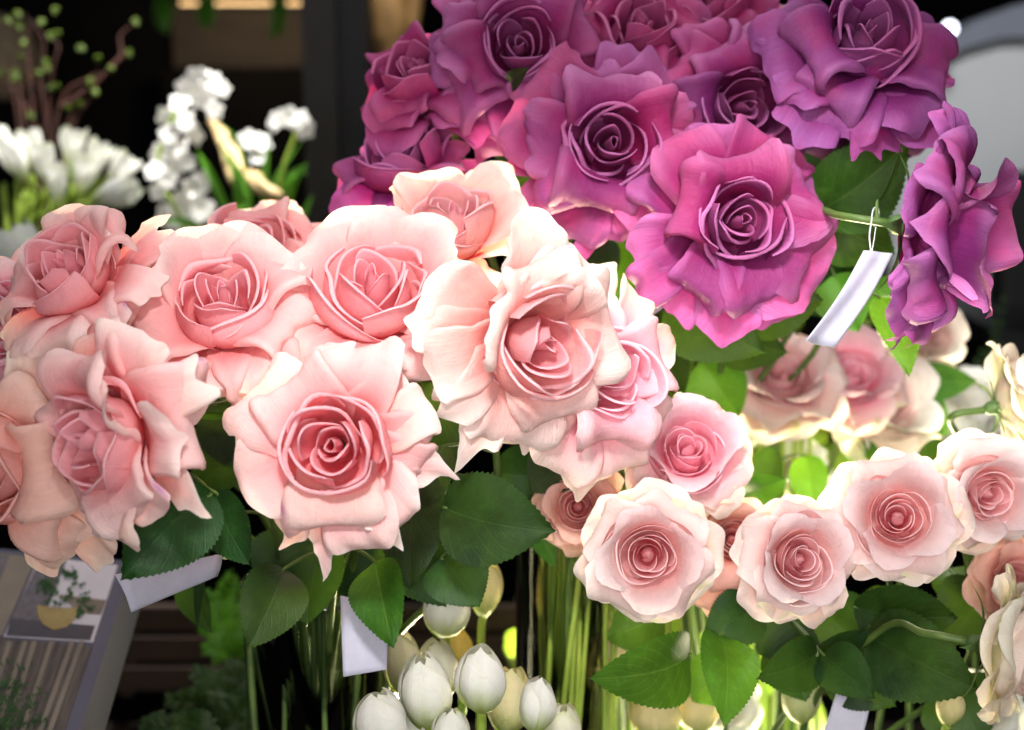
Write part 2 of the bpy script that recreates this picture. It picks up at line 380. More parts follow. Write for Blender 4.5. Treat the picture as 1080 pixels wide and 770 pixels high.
def heart_mesh(pal, Rc, rng, style='garden', H=1.3):
    mb = MB()
    if style == 'garden':
        # radius, count, half angle, rim height, drop, lip
        rings = [(.15, 2, 125, .98, .35, .022), (.31, 2, 96, 1.0, .62, .035), (.52, 3, 66, 1.03, .70, .045), (.76, 3, 68, 1.05, .74, .055), (.97, 3, 72, 1.02, .66, .06), (1.06, 2, 70, .84, .55, .07)]
    else:
        rings = [(.17, 2, 130, 1.04, .04, .004), (.27, 2, 96, 1.03, .42, .025), (.38, 3, 70, 1.03, .46, .03), (.51, 3, 70, 1.02, .48, .035), (.67, 3, 72, 1.0, .48, .04), (.85, 3, 74, .96, .46, .045), (1.06, 4, 60, .90, .42, .05)]
    a0 = rng.random() * 6.28
    for ri, (r, n, al, h, drop, lip) in enumerate(rings):
        a0 += 1.0 + rng.random() * .6
        hand = rng.choice([-1, 1])
        for k in range(n):
            phi = a0 + 2 * math.pi * k / n + rng.uniform(-.15, .15)
            g = style == 'garden'
            V, F, uv = heart_petal(phi, R(al * rng.uniform(.9, 1.1)), r * rng.uniform(.95, 1.05), H * h * rng.uniform(.96, 1.03),
                rb=.5, close=(.55 if ri == 0 else rng.uniform(.86, .98)) if g else (.02 if ri == 0 else rng.uniform(.92, 1.0)), skew=(hand * rng.uniform(.3, .8) if ri > 1 else .1) if g else rng.uniform(-.3, .3),
                drop=drop, dp=rng.uniform(1.1, 1.6) if g else 2.2, lip=lip * rng.uniform(.5, 1.05), sp=rng.uniform(.07, .13) * hand, fan=rng.uniform(110, 160) if g else rng.uniform(60, 110),
                flare=0 if g else .10 * (r > .2))
            sh = .14 * r if g else .13 * r
            V = V + np.array([rng.uniform(-sh, sh), rng.uniform(-sh, sh), 0]) * sstep(.0, .9, uv[:, 1])[:, None]
            if g and ri: V[:, 2] += (V[:, 0] * rng.uniform(-.22, .22) + V[:, 1] * rng.uniform(-.22, .22)) * sstep(.2, .9, uv[:, 1])
            V = V + wave_noise(V, .7, rng) * (.05 if g else .035) * sstep(.1, .8, uv[:, 1])[:, None] * (0.3 + r)
            mb.add(V * Rc, F, uv, petal_cols(pal, uv, 'heart', min(1, r), rng))
    return mb

def auto_petals(style, rng, n=None):
    out = []
    if style == 'garden':
        a = rng.random() * 360
        for lay, n, L, W in (('A', 3, 1.35, .95), ('B', 4, 1.65, 1.1), ('C', 5, 2.0, 1.15), ('D', 4, 2.2, 1.0)):
            a += 40
            for k in range(n):
                out.append((a + 360 * k / n + rng.uniform(-12, 12), lay, L * rng.uniform(.92, 1.08), W * rng.uniform(.9, 1.1)))
    elif style == 'small':
        a = rng.random() * 360
        for lay, n, L, W in (('E', 4, 1.36, .85), ('B', 4, 1.5, 1.05), ('C', 5, 1.68, 1.05), ('C', 5, 1.86, .95)):
            a += 37
            for k in range(n):
                out.append((a + 360 * k / n + rng.uniform(-10, 10), lay, L * rng.uniform(.95, 1.06), W * rng.uniform(.94, 1.1)))
    return out

def rose(label, px, py, d, axis, Rc, pal, mat, style='garden', petals=None, seed=1, group=None, stem=None, H=1.3, name='rose', ruffle=1., gap=0., heart=True, rs=1., calyx=True, stemmat='stem_dark'):
    """axis (ax, ay): how far the bloom leans right and up; Rc: cup radius in photograph pixels"""
    rng = random.Random(seed)
    if style == 'small': H = H * .84
    k = pxm(d) * Rc
    Z = nrm(RIGHT * axis[0] + UP * axis[1] - FWD * (axis[2] if len(axis) > 2 else 1.0))
    X = nrm(RIGHT - Z * np.dot(RIGHT, Z)) if abs(np.dot(RIGHT, Z)) < .97 else nrm(FWD - Z * np.dot(FWD, Z)); Y = np.cross(Z, X)
    base = P(px, py, d) - Z * (H * 1.0 * k)
    Mx = np.stack([X, Y, Z])
    W = lambda V: (np.asarray(V) * k) @ Mx + base
    root = thing(name, label, 'rose', base - Z * .3 * k, group)
    if heart:
        mb = heart_mesh(pal, 1.0, rng, style, H)
        link_mesh('bloom_heart', W(np.concatenate(mb.V)), mb.F, M[mat], root, np.concatenate(mb.UV), np.concatenate(mb.C))
    pts = petals if petals is not None else auto_petals(style, rng)
    for i, q in enumerate(pts):
        phi, lay, L, Wd = q[:4]; o = dict(q[4]) if len(q) > 4 else {}
        th = [(s, a + o.get('open', 0) * min(1, s * 1.6) + rng.uniform(-5, 5) * (s > .3)) for s, a in LAY[lay]]
        kk = LAYK[lay]
        L = L * {'K': .74 * rs, 'E': 1, 'A': 1 + (rs - 1) * .25, 'B': 1 + (rs - 1) * .7}.get(lay, rs); Wd = Wd * ((1 + (rs - 1) * .6) if style == 'garden' else 1) * ({'C': .80, 'D': .76, 'B': .9}.get(lay, 1) if style == 'garden' else 1)
        ts_ = np.linspace(0, 1, 60); rmax = np.max(np.concatenate([[0], np.cumsum(np.sin(np.radians(np.interp(ts_[:-1], [a for a, b in th], [b for a, b in th]))) / 59)]))
        L = (L - .12) / rmax
        if style == 'garden':
            kw = dict(cup={'A': 1.15, 'B': .9, 'C': .6, 'D': .45, 'E': 1.2, 'F': .5, 'R': .9, 'K': .8}[lay], roll=rng.uniform(1.1, 2.4), rollw=rng.uniform(.25, .5), rnd=rng.uniform(.36, .52), rp=rng.uniform(1.25, 2.1), tip=rng.uniform(.02, .13), twist=rng.uniform(-.3, .3), asym=rng.uniform(-.5, .5), fold=rng.uniform(.12, .6) if lay not in 'EK' else rng.uniform(0, .3), ruf=rng.uniform(.01, .06) * ruffle, rph=rng.random() * 6)
            kw['rnd'] *= .8
            amp = {'A': .05, 'B': .08, 'C': .12, 'D': .14, 'E': .04, 'F': .14, 'R': .07, 'K': .07}[lay] * ruffle
        else:
            kw = dict(cup={'A': 1.1, 'B': 1.0, 'C': .8, 'D': .6, 'E': 1.25, 'F': .6, 'R': .9, 'K': .9}[lay], roll=rng.uniform(.25, .7), rollw=.25, rnd=rng.uniform(.34, .42), rp=rng.uniform(2.2, 2.9), tip=rng.uniform(0, .04), twist=rng.uniform(-.15, .15), asym=rng.uniform(-.3, .3), fold=rng.uniform(0, .12), ruf=rng.uniform(.0, .03), rph=rng.random() * 6)
            amp = {'A': .03, 'B': .05, 'C': .07, 'D': .09, 'E': .03, 'F': .09, 'R': .05, 'K': .05}[lay] * ruffle
        for a in ('cup', 'roll', 'rollw', 'rnd', 'rp', 'tip', 'twist', 'asym', 'base', 'wpk'):
            if a in o: kw[a] = o[a]
        z0 = o.get('z0', {'E': .0, 'A': -.02, 'B': -.06, 'C': -.18, 'D': -.28, 'F': -.3, 'R': -.02, 'K': -.04}[lay])
        V, F, uv = outer_petal(R(phi), L, Wd, th, r0=.12, z0=z0, **kw)
        V = V + wave_noise(V, .42, rng) * (amp * sstep(.25, 1, uv[:, 1]) * (0.5 + .5 * np.abs(uv[:, 0] * 2 - 1)))[:, None]
        edge = sstep(.6, 1, np.maximum(uv[:, 1], np.abs(uv[:, 0] * 2 - 1)) ) * sstep(.35, .7, uv[:, 1])
        V = V + wave_noise(V, 1.5 if style == 'garden' else 2.1, rng) * (edge * (.03 if style == 'garden' else .016) * ruffle)[:, None]
        link_mesh('petal', W(V), F, M[mat], root, uv, petal_cols(o.get('pal', pal), uv, 'outer', o.get('k', kk), rng, style == 'small'))
    if calyx:
        mb = MB()
        V, F = lathe((0, 0, 0), [(.04, -.52), (.12, -.5), (.2, -.38), (.22, -.25), (.3, -.12), (.12, -.06)], 16); mb.add(V, F)
        for s in range(5):
            V, F, uv = outer_petal(R(72 * s + 20), 1.25, .2, [(0, 85), (.4, 88), (.7, 105), (1.1, 130)], r0=.15, z0=-.2, cup=.6, roll=.2, rnd=.8, rp=1.1, tip=.1, nu=7, nv=9, base=.9)
            mb.add(V, F, uv)
        link_mesh('calyx', W(np.concatenate(mb.V)), mb.F, M['calyx'], root, np.concatenate(mb.UV))
    b0 = base - Z * .5 * k
    if stem is not None:
        q = [b0, b0 - Z * 1.0 * k] + [P(*s) for s in stem]
        path = spline(q, 28)
        V, F, uv = tube(path, [.0024, .0021, .0022], 8)
        link_mesh('stem', V, F, M[stemmat], root, uv)
        root['_stem'] = 0; del root['_stem']
        STEMS[root.name] = path
    return root
STEMS = {}
# ------------------------------------------------------------------ camera, world, light
cam = bpy.data.cameras.new('camera'); co = bpy.data.objects.new('camera', cam); COL.objects.link(co)
cam.sensor_width = 36; cam.lens = 36 / LENS_K; cam.clip_end = 100; cam.clip_start = .02; co.location = tuple(CAM)
co.rotation_euler = (math.pi / 2 - TILT, 0, 0); SC.camera = co
cam.dof.use_dof = True; cam.dof.focus_distance = .78; cam.dof.aperture_fstop = 4.8
w = bpy.data.worlds.new('World'); SC.world = w; w.use_nodes = True
w.node_tree.nodes['Background'].inputs[0].default_value = (.55, .62, .8, 1); w.node_tree.nodes['Background'].inputs[1].default_value = .10
SC.view_settings.view_transform = 'Standard'; SC.view_settings.look = 'None'; SC.view_settings.exposure = 0; SC.view_settings.gamma = 1
SC.cycles.use_denoising = True
SC.cycles.max_bounces = 8; SC.cycles.diffuse_bounces = 6; SC.cycles.transparent_max_bounces = 16; SC.cycles.caustics_reflective = False; SC.cycles.caustics_refractive = False
SC.cycles.sample_clamp_indirect = 8
def area(name, loc, tgt, size, en, c, spread=180):
    l = bpy.data.lights.new(name, 'AREA'); l.size = size; l.energy = en; l.color = c; l.spread = R(spread)
    o = bpy.data.objects.new(name, l); COL.objects.link(o); o.location = tuple(loc)
    o.rotation_euler = (Vector(tuple(tgt)) - Vector(tuple(loc))).to_track_quat('-Z', 'Y').to_euler(); return o
def spot(name, loc, tgt, en, c, ang=50, blend=.6, rad=.05):
    l = bpy.data.lights.new(name, 'SPOT'); l.energy = en; l.color = c; l.spot_size = R(ang); l.spot_blend = blend; l.shadow_soft_size = rad
    o = bpy.data.objects.new(name, l); COL.objects.link(o); o.location = tuple(loc)
    o.rotation_euler = (Vector(tuple(tgt)) - Vector(tuple(loc))).to_track_quat('-Z', 'Y').to_euler(); return o

# ------------------------------------------------------------------ roses
VASE1, VASE2 = (338, 760, .93), (600, 760, .97)
GP, GU, GS = 'large pink roses in the front bouquet', 'purple roses in the upper bouquet', 'small blush roses in the right bouquet'
T = dict
rA = rose('largest cream pink rose in the middle, tilted right, pink spiral in its heart', 588, 366, .74, (.62, -.16), 60, 'cream', 'pink', rs=1.10, seed=11, group=GP, stem=[(520, 560, .84), (400, 700, .92), (380, 900, .93)], petals=[
  (95, 'A', 1.4, .9, T(roll=1.6)), (148, 'K', 1.6, 1.0, T(roll=2.0)), (235, 'R', 1.5, 1.1, T(roll=1.0)), (15, 'B', 1.55, 1.3, T(roll=.7, open=-5)), (-70, 'B', 1.5, 1.1),
  (88, 'C', 2.1, .85, T(tip=.08, rnd=.5, rp=1.5)), (55, 'C', 1.85, .95, T(roll=.8)), (-38, 'C', 1.75, 1.3, T(roll=.6)), (-100, 'C', 1.75, 1.25, T(roll=1.0)), (190, 'C', 1.8, .95, T(roll=2.1)), (215, 'C', 1.95, .85, T(roll=1.6)),
  (148, 'D', 2.0, 1.0), (-118, 'D', 2.3, .8, T(tip=.1, rnd=.6, rp=1.3)), (10, 'D', 1.75, 1.2), (65, 'K', 1.8, .9), (-75, 'D', 1.9, .8), (170, 'D', 1.9, .8)])
rB = rose('pink rose with an upright cup, behind and left of the largest cream pink rose', 392, 282, .77, (.02, 1.05), 56, 'pink', 'pink', rs=1.11, seed=22, group=GP, stem=[(380, 560, .88), (350, 700, .93), (345, 900, .93)], petals=[
  (-78, 'R', 1.5, 1.35, T(roll=.9)), (215, 'R', 1.5, 1.0, T(roll=1.8)), (170, 'B', 1.45, 1.0, T(roll=1.8)), (5, 'B', 1.5, 1.1), (95, 'K', 1.7, 1.5, T(roll=.5)),
  (140, 'K', 1.9, 1.3, T(roll=.5)), (35, 'K', 2.15, 1.3, T(roll=.4, tip=.12, rnd=.5, rp=1.3)), (155, 'C', 1.9, 1.1), (-20, 'C', 1.6, 1.0), (235, 'C', 1.7, 1.2), (-55, 'C', 1.6, 1.1), (190, 'D', 2.0, 1.0), (70, 'K', 2.0, 1.2), (-95, 'D', 1.7, 1.1)])
rC = rose('upright pink rose with rolled petals, between the other upright one and the tilted one', 233, 298, .76, (-.02, .9), 53, 'pink', 'pink', rs=1.09, seed=33, group=GP, stem=[(290, 560, .88), (320, 700, .93), (315, 900, .93)], petals=[
  (-60, 'R', 1.55, 1.0, T(roll=1.6)), (-100, 'R', 1.5, 1.1, T(roll=1.8)), (-25, 'B', 1.5, 1.0, T(roll=1.8)), (40, 'A', 1.45, 1.0), (205, 'B', 1.7, 1.2, T(roll=.8)), (95, 'K', 1.7, 1.4, T(roll=.5)),
  (165, 'C', 2.1, 1.3, T(roll=.6)), (65, 'K', 2.0, 1.2, T(roll=.6, tip=.08)), (230, 'C', 1.9, 1.2), (-75, 'C', 1.75, 1.1), (10, 'C', 1.6, 1.0), (130, 'K', 2.1, 1.2), (-45, 'D', 1.85, 1.0), (-110, 'D', 2.1, 1.1)])
rD = rose('open pink rose facing forward at the bottom of the pink bouquet, pointed petals below it', 346, 470, .71, (-.06, .06), 54, 'pink', 'pink', rs=1.15, seed=47, group=GP, stem=[(350, 640, .86), (345, 760, .93), (335, 900, .93)], petals=[
  (35, 'R', 1.5, 1.0, T(roll=2.0)), (-25, 'R', 1.5, .9, T(roll=2.0)), (-92, 'B', 1.5, 1.15, T(roll=.9, pal='cream')), (125, 'B', 1.45, 1.1, T(roll=1.6)), (198, 'C', 1.9, 1.25, T(roll=.8, rnd=.55)), (145, 'C', 1.75, 1.2, T(roll=.7)),
  (80, 'C', 1.7, 1.2, T(roll=.6)), (20, 'C', 1.7, .9, T(roll=2.0, pal='cream')), (-48, 'C', 1.75, 1.0, T(roll=1.2)), (-75, 'C', 1.85, 1.0, T(roll=.8)),
  (-97, 'D', 2.25, .6, T(tip=.12, rnd=.7, rp=1.2)), (-63, 'D', 2.15, .5, T(rnd=.6, rp=1.4, pal='cream')), (-120, 'D', 1.95, .7, T(rnd=.6)), (-14, 'D', 1.95, .7, T(tip=.15, rnd=.6, rp=1.2)), (55, 'D', 1.7, .9), (100, 'D', 1.75, .9), (170, 'D', 1.9, .8), (-135, 'C', 1.7, .9), (5, 'R', 1.5, .8, T(roll=2.0))])
rE = rose('pink rose turned to the left at the lower left, cup seen from the side', 74, 462, .70, (-.85, -.1), 56, 'pink', 'pink', rs=1.11, seed=56, group=GP, stem=[(150, 500, .84), (285, 590, .95), (300, 760, .94), (300, 900, .94)], petals=[
  (90, 'A', 1.5, 1.1), (15, 'R', 1.6, 1.2, T(roll=1.6)), (150, 'B', 1.6, 1.1), (-60, 'B', 1.6, 1.1), (225, 'B', 1.5, 1.1), (75, 'C', 1.8, 1.2, T(roll=.5)), (50, 'K', 1.75, 1.0, T(roll=1.8)), (0, 'C', 1.8, 1.0, T(roll=1.8)),
  (-30, 'D', 2.4, .6, T(pal='cream', rnd=.6)), (-50, 'C', 1.75, .9, T(roll=1.6)), (-85, 'C', 1.95, 1.1, T(roll=.7)), (110, 'C', 1.9, 1.1), (170, 'C', 1.9, 1.1), (30, 'D', 2.0, .8, T(pal='cream')), (240, 'D', 1.9, 1.0)])
rF = rose('pink rose tilted up to the left, touching the blurred white tulips', 58, 268, .76, (-.5, .95), 46, 'pink', 'pink', rs=1.09, seed=61, group=GP, stem=[(190, 440, .9), (290, 570, .96), (310, 760, .95), (310, 900, .94)], petals=[
  (-70, 'R', 1.6, 1.2, T(roll=1.8)), (-35, 'R', 1.6, 1.1, T(roll=1.8)), (30, 'A', 1.5, 1.0, T(roll=1.6)), (110, 'K', 1.7, 1.2), (180, 'B', 1.6, 1.1), (-95, 'C', 1.9, 1.0, T(roll=1.6)), (-20, 'C', 2.0, 1.0, T(roll=1.8)),
  (50, 'K', 1.9, .9), (25, 'D', 2.3, .8, T(rnd=.5)), (48, 'D', 2.4, .6, T(rnd=.6)), (80, 'K', 1.9, 1.2), (140, 'C', 2.0, 1.1), (230, 'C', 2.0, 1.1), (-60, 'D', 2.1, 1.0)])
rG = rose('small half open pink rose with peach petal, just below the purple roses', 478, 212, .84, (.03, 1.3), 46, 'cream', 'pink', seed=72, group=GP, stem=[(450, 480, .9), (380, 700, .93), (370, 900, .93)], petals=[
  (155, 'K', 2.0, .9, T(pal='peach', tip=.1, rnd=.55, rp=1.3)), (20, 'K', 2.1, 1.1, T(roll=.5)), (-5, 'C', 2.1, 1.2, T(pal='cream')), (180, 'C', 1.8, 1.0, T(pal='peach')), (50, 'K', 2.0, 1.0, T(pal='cream')), (120, 'K', 2.0, 1.0, T(pal='cream')), (-60, 'D', 1.8, 1.0), (240, 'D', 1.8, 1.0)])
rH = rose('pink rose mostly hidden behind two upright pink roses, pointed petals showing at the top', 266, 246, .88, (.0, .8), 44, 'pink', 'pink', seed=81, group=GP, stem=[(300, 520, .92), (320, 760, .93), (320, 900, .93)])
rI = rose('pink rose turned right, partly hidden behind the largest cream pink rose', 655, 394, .79, (.55, .08), 48, 'rosy', 'pink', rs=1.12, seed=92, group=GP, stem=[(620, 500, .93), (608, 640, .97), (600, 900, .97)], petals=[
  (20, 'A', 1.4, 1.0), (-90, 'A', 1.45, 1.1, T(roll=.8)), (100, 'B', 1.5, 1.0), (180, 'B', 1.5, 1.2), (25, 'C', 2.2, .9, T(tip=.12, rnd=.55, rp=1.3)), (60, 'C', 2.1, .8, T(tip=.1, rnd=.55)), (-30, 'C', 1.8, 1.1), (-75, 'C', 1.95, 1.2), (-115, 'C', 2.1, 1.1, T(roll=1.4)), (90, 'D', 2.3, .9), (-50, 'D', 2.2, .9), (-95, 'D', 2.3, .9)])
rJ = rose('peach pink rose cut off by the left edge, below the half hidden one', -22, 500, .74, (-.5, -.15), 54, 'peach', 'pink', seed=101, group=GP, stem=[(110, 520, .88), (290, 590, .97), (300, 760, .95), (300, 900, .95)], petals=[
  (10, 'A', 1.5, 1.1), (60, 'B', 1.7, 1.1), (-40, 'B', 1.7, 1.1), (0, 'C', 1.9, 1.1, T(roll=1.8)), (35, 'C', 2.0, .9, T(pal='cream', roll=2.0)), (-25, 'C', 2.1, 1.0), (-60, 'C', 2.1, 1.0), (80, 'D', 2.4, 1.0, T(pal='cream')), (-45, 'D', 2.5, .8), (-80, 'D', 2.3, 1.0), (20, 'D', 2.3, .9)])
rK = rose('pink rose half hidden at the left edge, between two larger pink ones', -8, 345, .80, (-.3, .1), 44, 'rosy', 'pink', seed=111, group=GP, stem=[(130, 430, .92), (295, 560, .98), (300, 760, .96), (300, 900, .95)])

pP = [(700, 560, 1.06), (735, 760, 1.10), (735, 960, 1.1)]
def pst(x, y, dx=0): return [(x, y, 1.0), (700 + dx, 520, 1.08), (715 + dx, 760, 1.12), (715 + dx * .8, 960, 1.12)]
p1 = rose('wide open magenta purple rose facing forward, just above the largest cream pink rose', 648, 148, .84, (.06, -.02), 50, 'purple', 'purple', rs=1.2, seed=202, group=GU, stem=pst(660, 330, -20), petals=[
  (95, 'A', 1.35, 1.1, T(roll=1.3)), (195, 'B', 1.5, 1.3, T(roll=.9, k=.9)), (-40, 'B', 1.55, 1.3, T(roll=.4)), (250, 'A', 1.35, 1.1), (20, 'A', 1.35, .8, T(pal='magenta')),
  (148, 'C', 1.8, 1.5, T(roll=.5, pal='magenta', k=.3)), (110, 'C', 1.55, 1.1, T(roll=1.2)), (50, 'C', 1.75, 1.2, T(roll=1.0)), (10, 'C', 1.6, 1.2, T(pal='magenta', k=.3)), (-20, 'C', 1.75, 1.2), (-65, 'C', 1.7, 1.2), (240, 'C', 1.7, 1.1),
  (-103, 'D', 2.05, .65, T(tip=.12, rnd=.6, rp=1.3)), (193, 'D', 2.0, .6, T(tip=.12, rnd=.6, rp=1.3, pal='magenta')), (75, 'D', 1.9, 1.0), (-78, 'D', 1.75, .8), (215, 'D', 1.8, .7), (130, 'D', 1.9, .9), (0, 'D', 1.85, .8), (-45, 'D', 1.85, .8), (175, 'B', 1.6, .9)])
p2 = rose('lilac purple rose facing forward at the top, left of the wide open magenta one', 548, 42, .87, (.02, .08), 46, 'purple', 'purple', rs=1.18, seed=213, group=GU, stem=pst(620, 330, -35), petals=[
  (200, 'A', 1.35, .9), (75, 'A', 1.35, 1.2), (-50, 'A', 1.4, 1.0), (210, 'B', 1.6, 1.2, T(roll=.9)), (170, 'B', 1.65, 1.1), (100, 'B', 1.6, 1.3), (20, 'B', 1.6, 1.1), (-20, 'C', 1.8, 1.1), (230, 'C', 1.8, 1.2), (-80, 'C', 1.85, 1.3), (185, 'C', 1.75, .9, T(tip=.1)), (60, 'C', 1.9, 1.3), (130, 'C', 1.9, 1.2), (-110, 'D', 2.1, 1.0), (-50, 'D', 2.0, 1.0)])
p3 = rose('lowest forward facing purple rose, petal tips touching dark leaves above the small roses', 788, 230, .82, (.18, .03), 48, 'purple', 'purple', rs=1.21, seed=222, group=GU, stem=pst(760, 400, 10), petals=[
  (165, 'A', 1.4, 1.0, T(roll=1.8, pal='magenta')), (-120, 'B', 1.7, .8, T(roll=.9, k=1)), (-75, 'B', 1.7, .95, T(roll=.9, k=1)), (25, 'B', 1.7, 1.2, T(roll=.6)), (95, 'A', 1.4, 1.1, T(pal='magenta')), (-20, 'B', 1.75, 1.2, T(roll=.7)),
  (125, 'C', 1.95, 1.1, T(pal='magenta', k=.4)), (70, 'C', 1.8, 1.1, T(pal='magenta')), (195, 'C', 2.0, .8, T(roll=1.4)), (215, 'C', 2.1, .8, T(roll=1.2)), (-35, 'C', 2.0, 1.5, T(roll=.4)), (-95, 'D', 2.2, 1.1, T(tip=.05)), (45, 'D', 2.0, .9, T(tip=.1, pal='magenta')), (15, 'D', 1.9, .9), (150, 'D', 2.0, .9), (235, 'D', 1.9, 1.0), (-60, 'D', 2.05, .8), (-10, 'D', 1.95, .8), (95, 'D', 1.9, .8)])
p4 = rose('dusky purple rose peeking out above the lowest one, half covered by it', 794, 110, .88, (.32, -.1), 46, 'plum', 'purple', rs=1.13, seed=234, group=GU, stem=pst(780, 330, 20), petals=[
  (110, 'A', 1.45, 1.2, T(pal='purple')), (190, 'A', 1.4, 1.1), (75, 'B', 1.6, 1.1, T(pal='purple')), (150, 'B', 1.7, 1.2, T(pal='magenta')), (0, 'B', 1.6, 1.1), (-60, 'B', 1.6, 1.1), (120, 'C', 1.9, 1.0, T(tip=.1, pal='magenta')), (60, 'C', 1.9, 1.0), (185, 'C', 1.9, 1.0), (-20, 'C', 1.9, 1.0), (240, 'C', 1.8, 1.0)])
p5 = rose('large dusky purple rose at the top right of the purple bouquet, before the pale screen', 922, 22, .84, (.08, .6), 52, 'plum', 'purple', rs=1.12, seed=245, group=GU, stem=pst(860, 300, 40), petals=[
  (200, 'A', 1.35, 1.0, T(roll=1.6)), (-70, 'R', 1.5, 1.1), (-20, 'B', 1.6, 1.1), (235, 'B', 1.55, .9, T(roll=1.6)), (190, 'C', 1.85, 1.2, T(roll=.6)), (215, 'C', 1.8, 1.0), (-30, 'C', 1.7, 1.2), (-65, 'C', 1.9, 1.2), (-110, 'C', 1.8, 1.1), (20, 'C', 1.7, 1.0), (150, 'C', 1.9, 1.2), (-50, 'D', 2.1, .9, T(tip=.1)), (-85, 'D', 2.1, 1.0), (0, 'D', 1.8, .8, T(tip=.1)), (235, 'D', 2.0, 1.0)])
p6 = rose('purple rose turned away to the right with green calyx, beside the hanging paper tag', 1034, 250, .78, (1.0, -.22, .5), 54, 'plum', 'purple', seed=256, group=GU, petals=[
  (0, 'E', 1.5, 1.1), (90, 'E', 1.5, 1.1), (180, 'E', 1.6, 1.2), (270, 'E', 1.5, 1.1), (45, 'B', 1.8, 1.1), (120, 'B', 1.9, 1.1), (200, 'B', 1.9, 1.1), (290, 'B', 1.9, 1.1), (10, 'B', 2.0, 1.0), (70, 'C', 2.2, 1.0, T(tip=.1)), (110, 'B', 2.2, 1.1), (160, 'B', 2.0, 1.2), (215, 'C', 2.1, 1.1), (255, 'C', 2.4, 1.0), (300, 'C', 2.3, 1.0), (335, 'C', 2.1, 1.0),
  (90, 'C', 2.3, 1.1), (140, 'C', 1.7, 1.0), (220, 'C', 1.7, 1.0), (270, 'D', 2.6, 1.0, T(tip=.1)), (240, 'C', 2.3, 1.0)], stem=[(842, 222, .91), (815, 290, 1.08), (780, 430, 1.14), (745, 760, 1.14), (745, 960, 1.12)])
p7 = rose('lowest purple rose on the left, cup tilted up, next to the dark post', 418, 146, .90, (-.3, 1.15), 42, 'purple', 'purple', seed=266, group=GU, stem=pst(560, 330, -50), petals=[
  (-10, 'B', 1.55, 1.0, T(roll=1.6)), (30, 'K', 1.8, .9, T(tip=.1, pal='purple')), (190, 'B', 1.6, .9, T(pal='purple')), (-90, 'C', 1.75, 1.2, T(pal='plum')), (-40, 'C', 1.8, 1.1, T(pal='purple')), (180, 'C', 1.9, 1.0, T(pal='purple')), (225, 'C', 1.8, 1.1, T(pal='plum')), (70, 'K', 1.9, .9), (120, 'C', 1.7, .9), (-5, 'D', 2.0, .9, T(pal='purple')), (-65, 'D', 1.9, 1.0)])
p8 = rose('ruffled purple rose seen from the side, upper left of the purple bouquet', 432, 62, .90, (-.5, .75), 42, 'magenta', 'purple', seed=277, group=GU, stem=pst(540, 330, -60))
p9 = rose('magenta rose looking up at the top edge, between the lilac rose and the dusky ones', 676, 14, .90, (.05, .75), 46, 'magenta', 'purple', seed=288, group=GU, stem=pst(680, 330, 0))
p10 = rose('dark magenta rose cut off by the top edge, above the dusky rose that peeks out', 752, -12, .93, (.0, .7), 42, 'magenta', 'purple', seed=299, group=GU, stem=pst(720, 330, 10))
p11 = rose('dark purple rose behind the large dusky one, petals showing against the pale screen', 952, 92, .92, (.5, .0), 46, 'plum', 'purple', seed=310, group=GU, stem=pst(880, 330, 50))
p12 = rose('shaded purple rose behind, petals pointing down between dusky rose and green leaf', 868, 120, .93, (.05, -.35), 46, 'plum', 'purple', seed=321, group=GU, stem=pst(840, 330, 30))

def sst(x, y, e=0): return [(x, y, .93), (x * .6 + 300 + e, 800, .98), (x * .5 + 360 + e, 960, .98)]
s1 = rose('small rosy rose tilted up, cream green outer petals, highest of the front row', 728, 470, .84, (.02, .5), 40, 'rosy', 'small', 'small', seed=401, group=GS, stem=sst(720, 620))
s2 = rose('small pale rose with white rim facing forward, beside the bright green leaf', 684, 588, .79, (-.05, .0), 42, 'small', 'small', 'small', seed=412, group=GS, stem=sst(690, 720))
s3 = rose('small pink rose facing forward in the middle of the front row, above the dark leaves', 848, 590, .79, (.14, .12), 38, 'small', 'small', 'small', H=1.45, seed=424, group=GS, stem=sst(840, 720))
s4 = rose('largest of the small roses, pale blush, in the right part of the row facing forward', 948, 545, .80, (-.16, .22), 41, 'small', 'small', 'small', H=1.1, seed=434, group=GS, stem=sst(930, 700))
s5 = rose('small pink rose facing forward at the right edge of the row', 1047, 523, .82, (.1, -.1), 37, 'small', 'small', 'small', H=1.2, seed=447, group=GS, stem=sst(1020, 700))
s6 = rose('narrow coral rose squeezed between two pale small roses, deep pink heart', 774, 568, .86, (.0, .2), 28, 'smalldeep', 'small', 'small', seed=456, group=GS, stem=sst(770, 700), petals=[
  (90, 'E', 1.3, 1.2), (180, 'B', 1.5, 1.2), (0, 'B', 1.5, 1.2), (90, 'B', 1.6, 1.3), (-90, 'A', 1.9, 1.3), (-80, 'C', 2.3, 1.2), (-120, 'C', 2.8, 1.2, T(roll=1.0)), (-60, 'D', 2.8, 1.2), (-95, 'D', 3.1, 1.2), (160, 'C', 1.9, 1.2)])
s7 = rose('small coral rose with peach lower petals, left end of the small rose row', 610, 535, .86, (-.02, .06), 28, 'smalldeep', 'small', 'small', seed=467, group=GS, stem=[(600, 640, .93), (600, 760, .97), (590, 960, .97)])
s8 = rose('blurred small blush rose seen side-on under the hanging paper tag, left of its twin', 828, 392, 1.02, (-.05, .75), 38, 'small', 'small', 'small', seed=478, group=GS, stem=[(820, 480, 1.06), (800, 620, 1.08), (790, 960, 1.08)])
s9 = rose('blurred small rosy rose under the paper tag, right of its pale twin', 900, 390, 1.05, (.1, .75), 35, 'rosy', 'small', 'small', seed=489, group=GS, stem=[(880, 480, 1.08), (830, 620, 1.08), (810, 960, 1.08)])
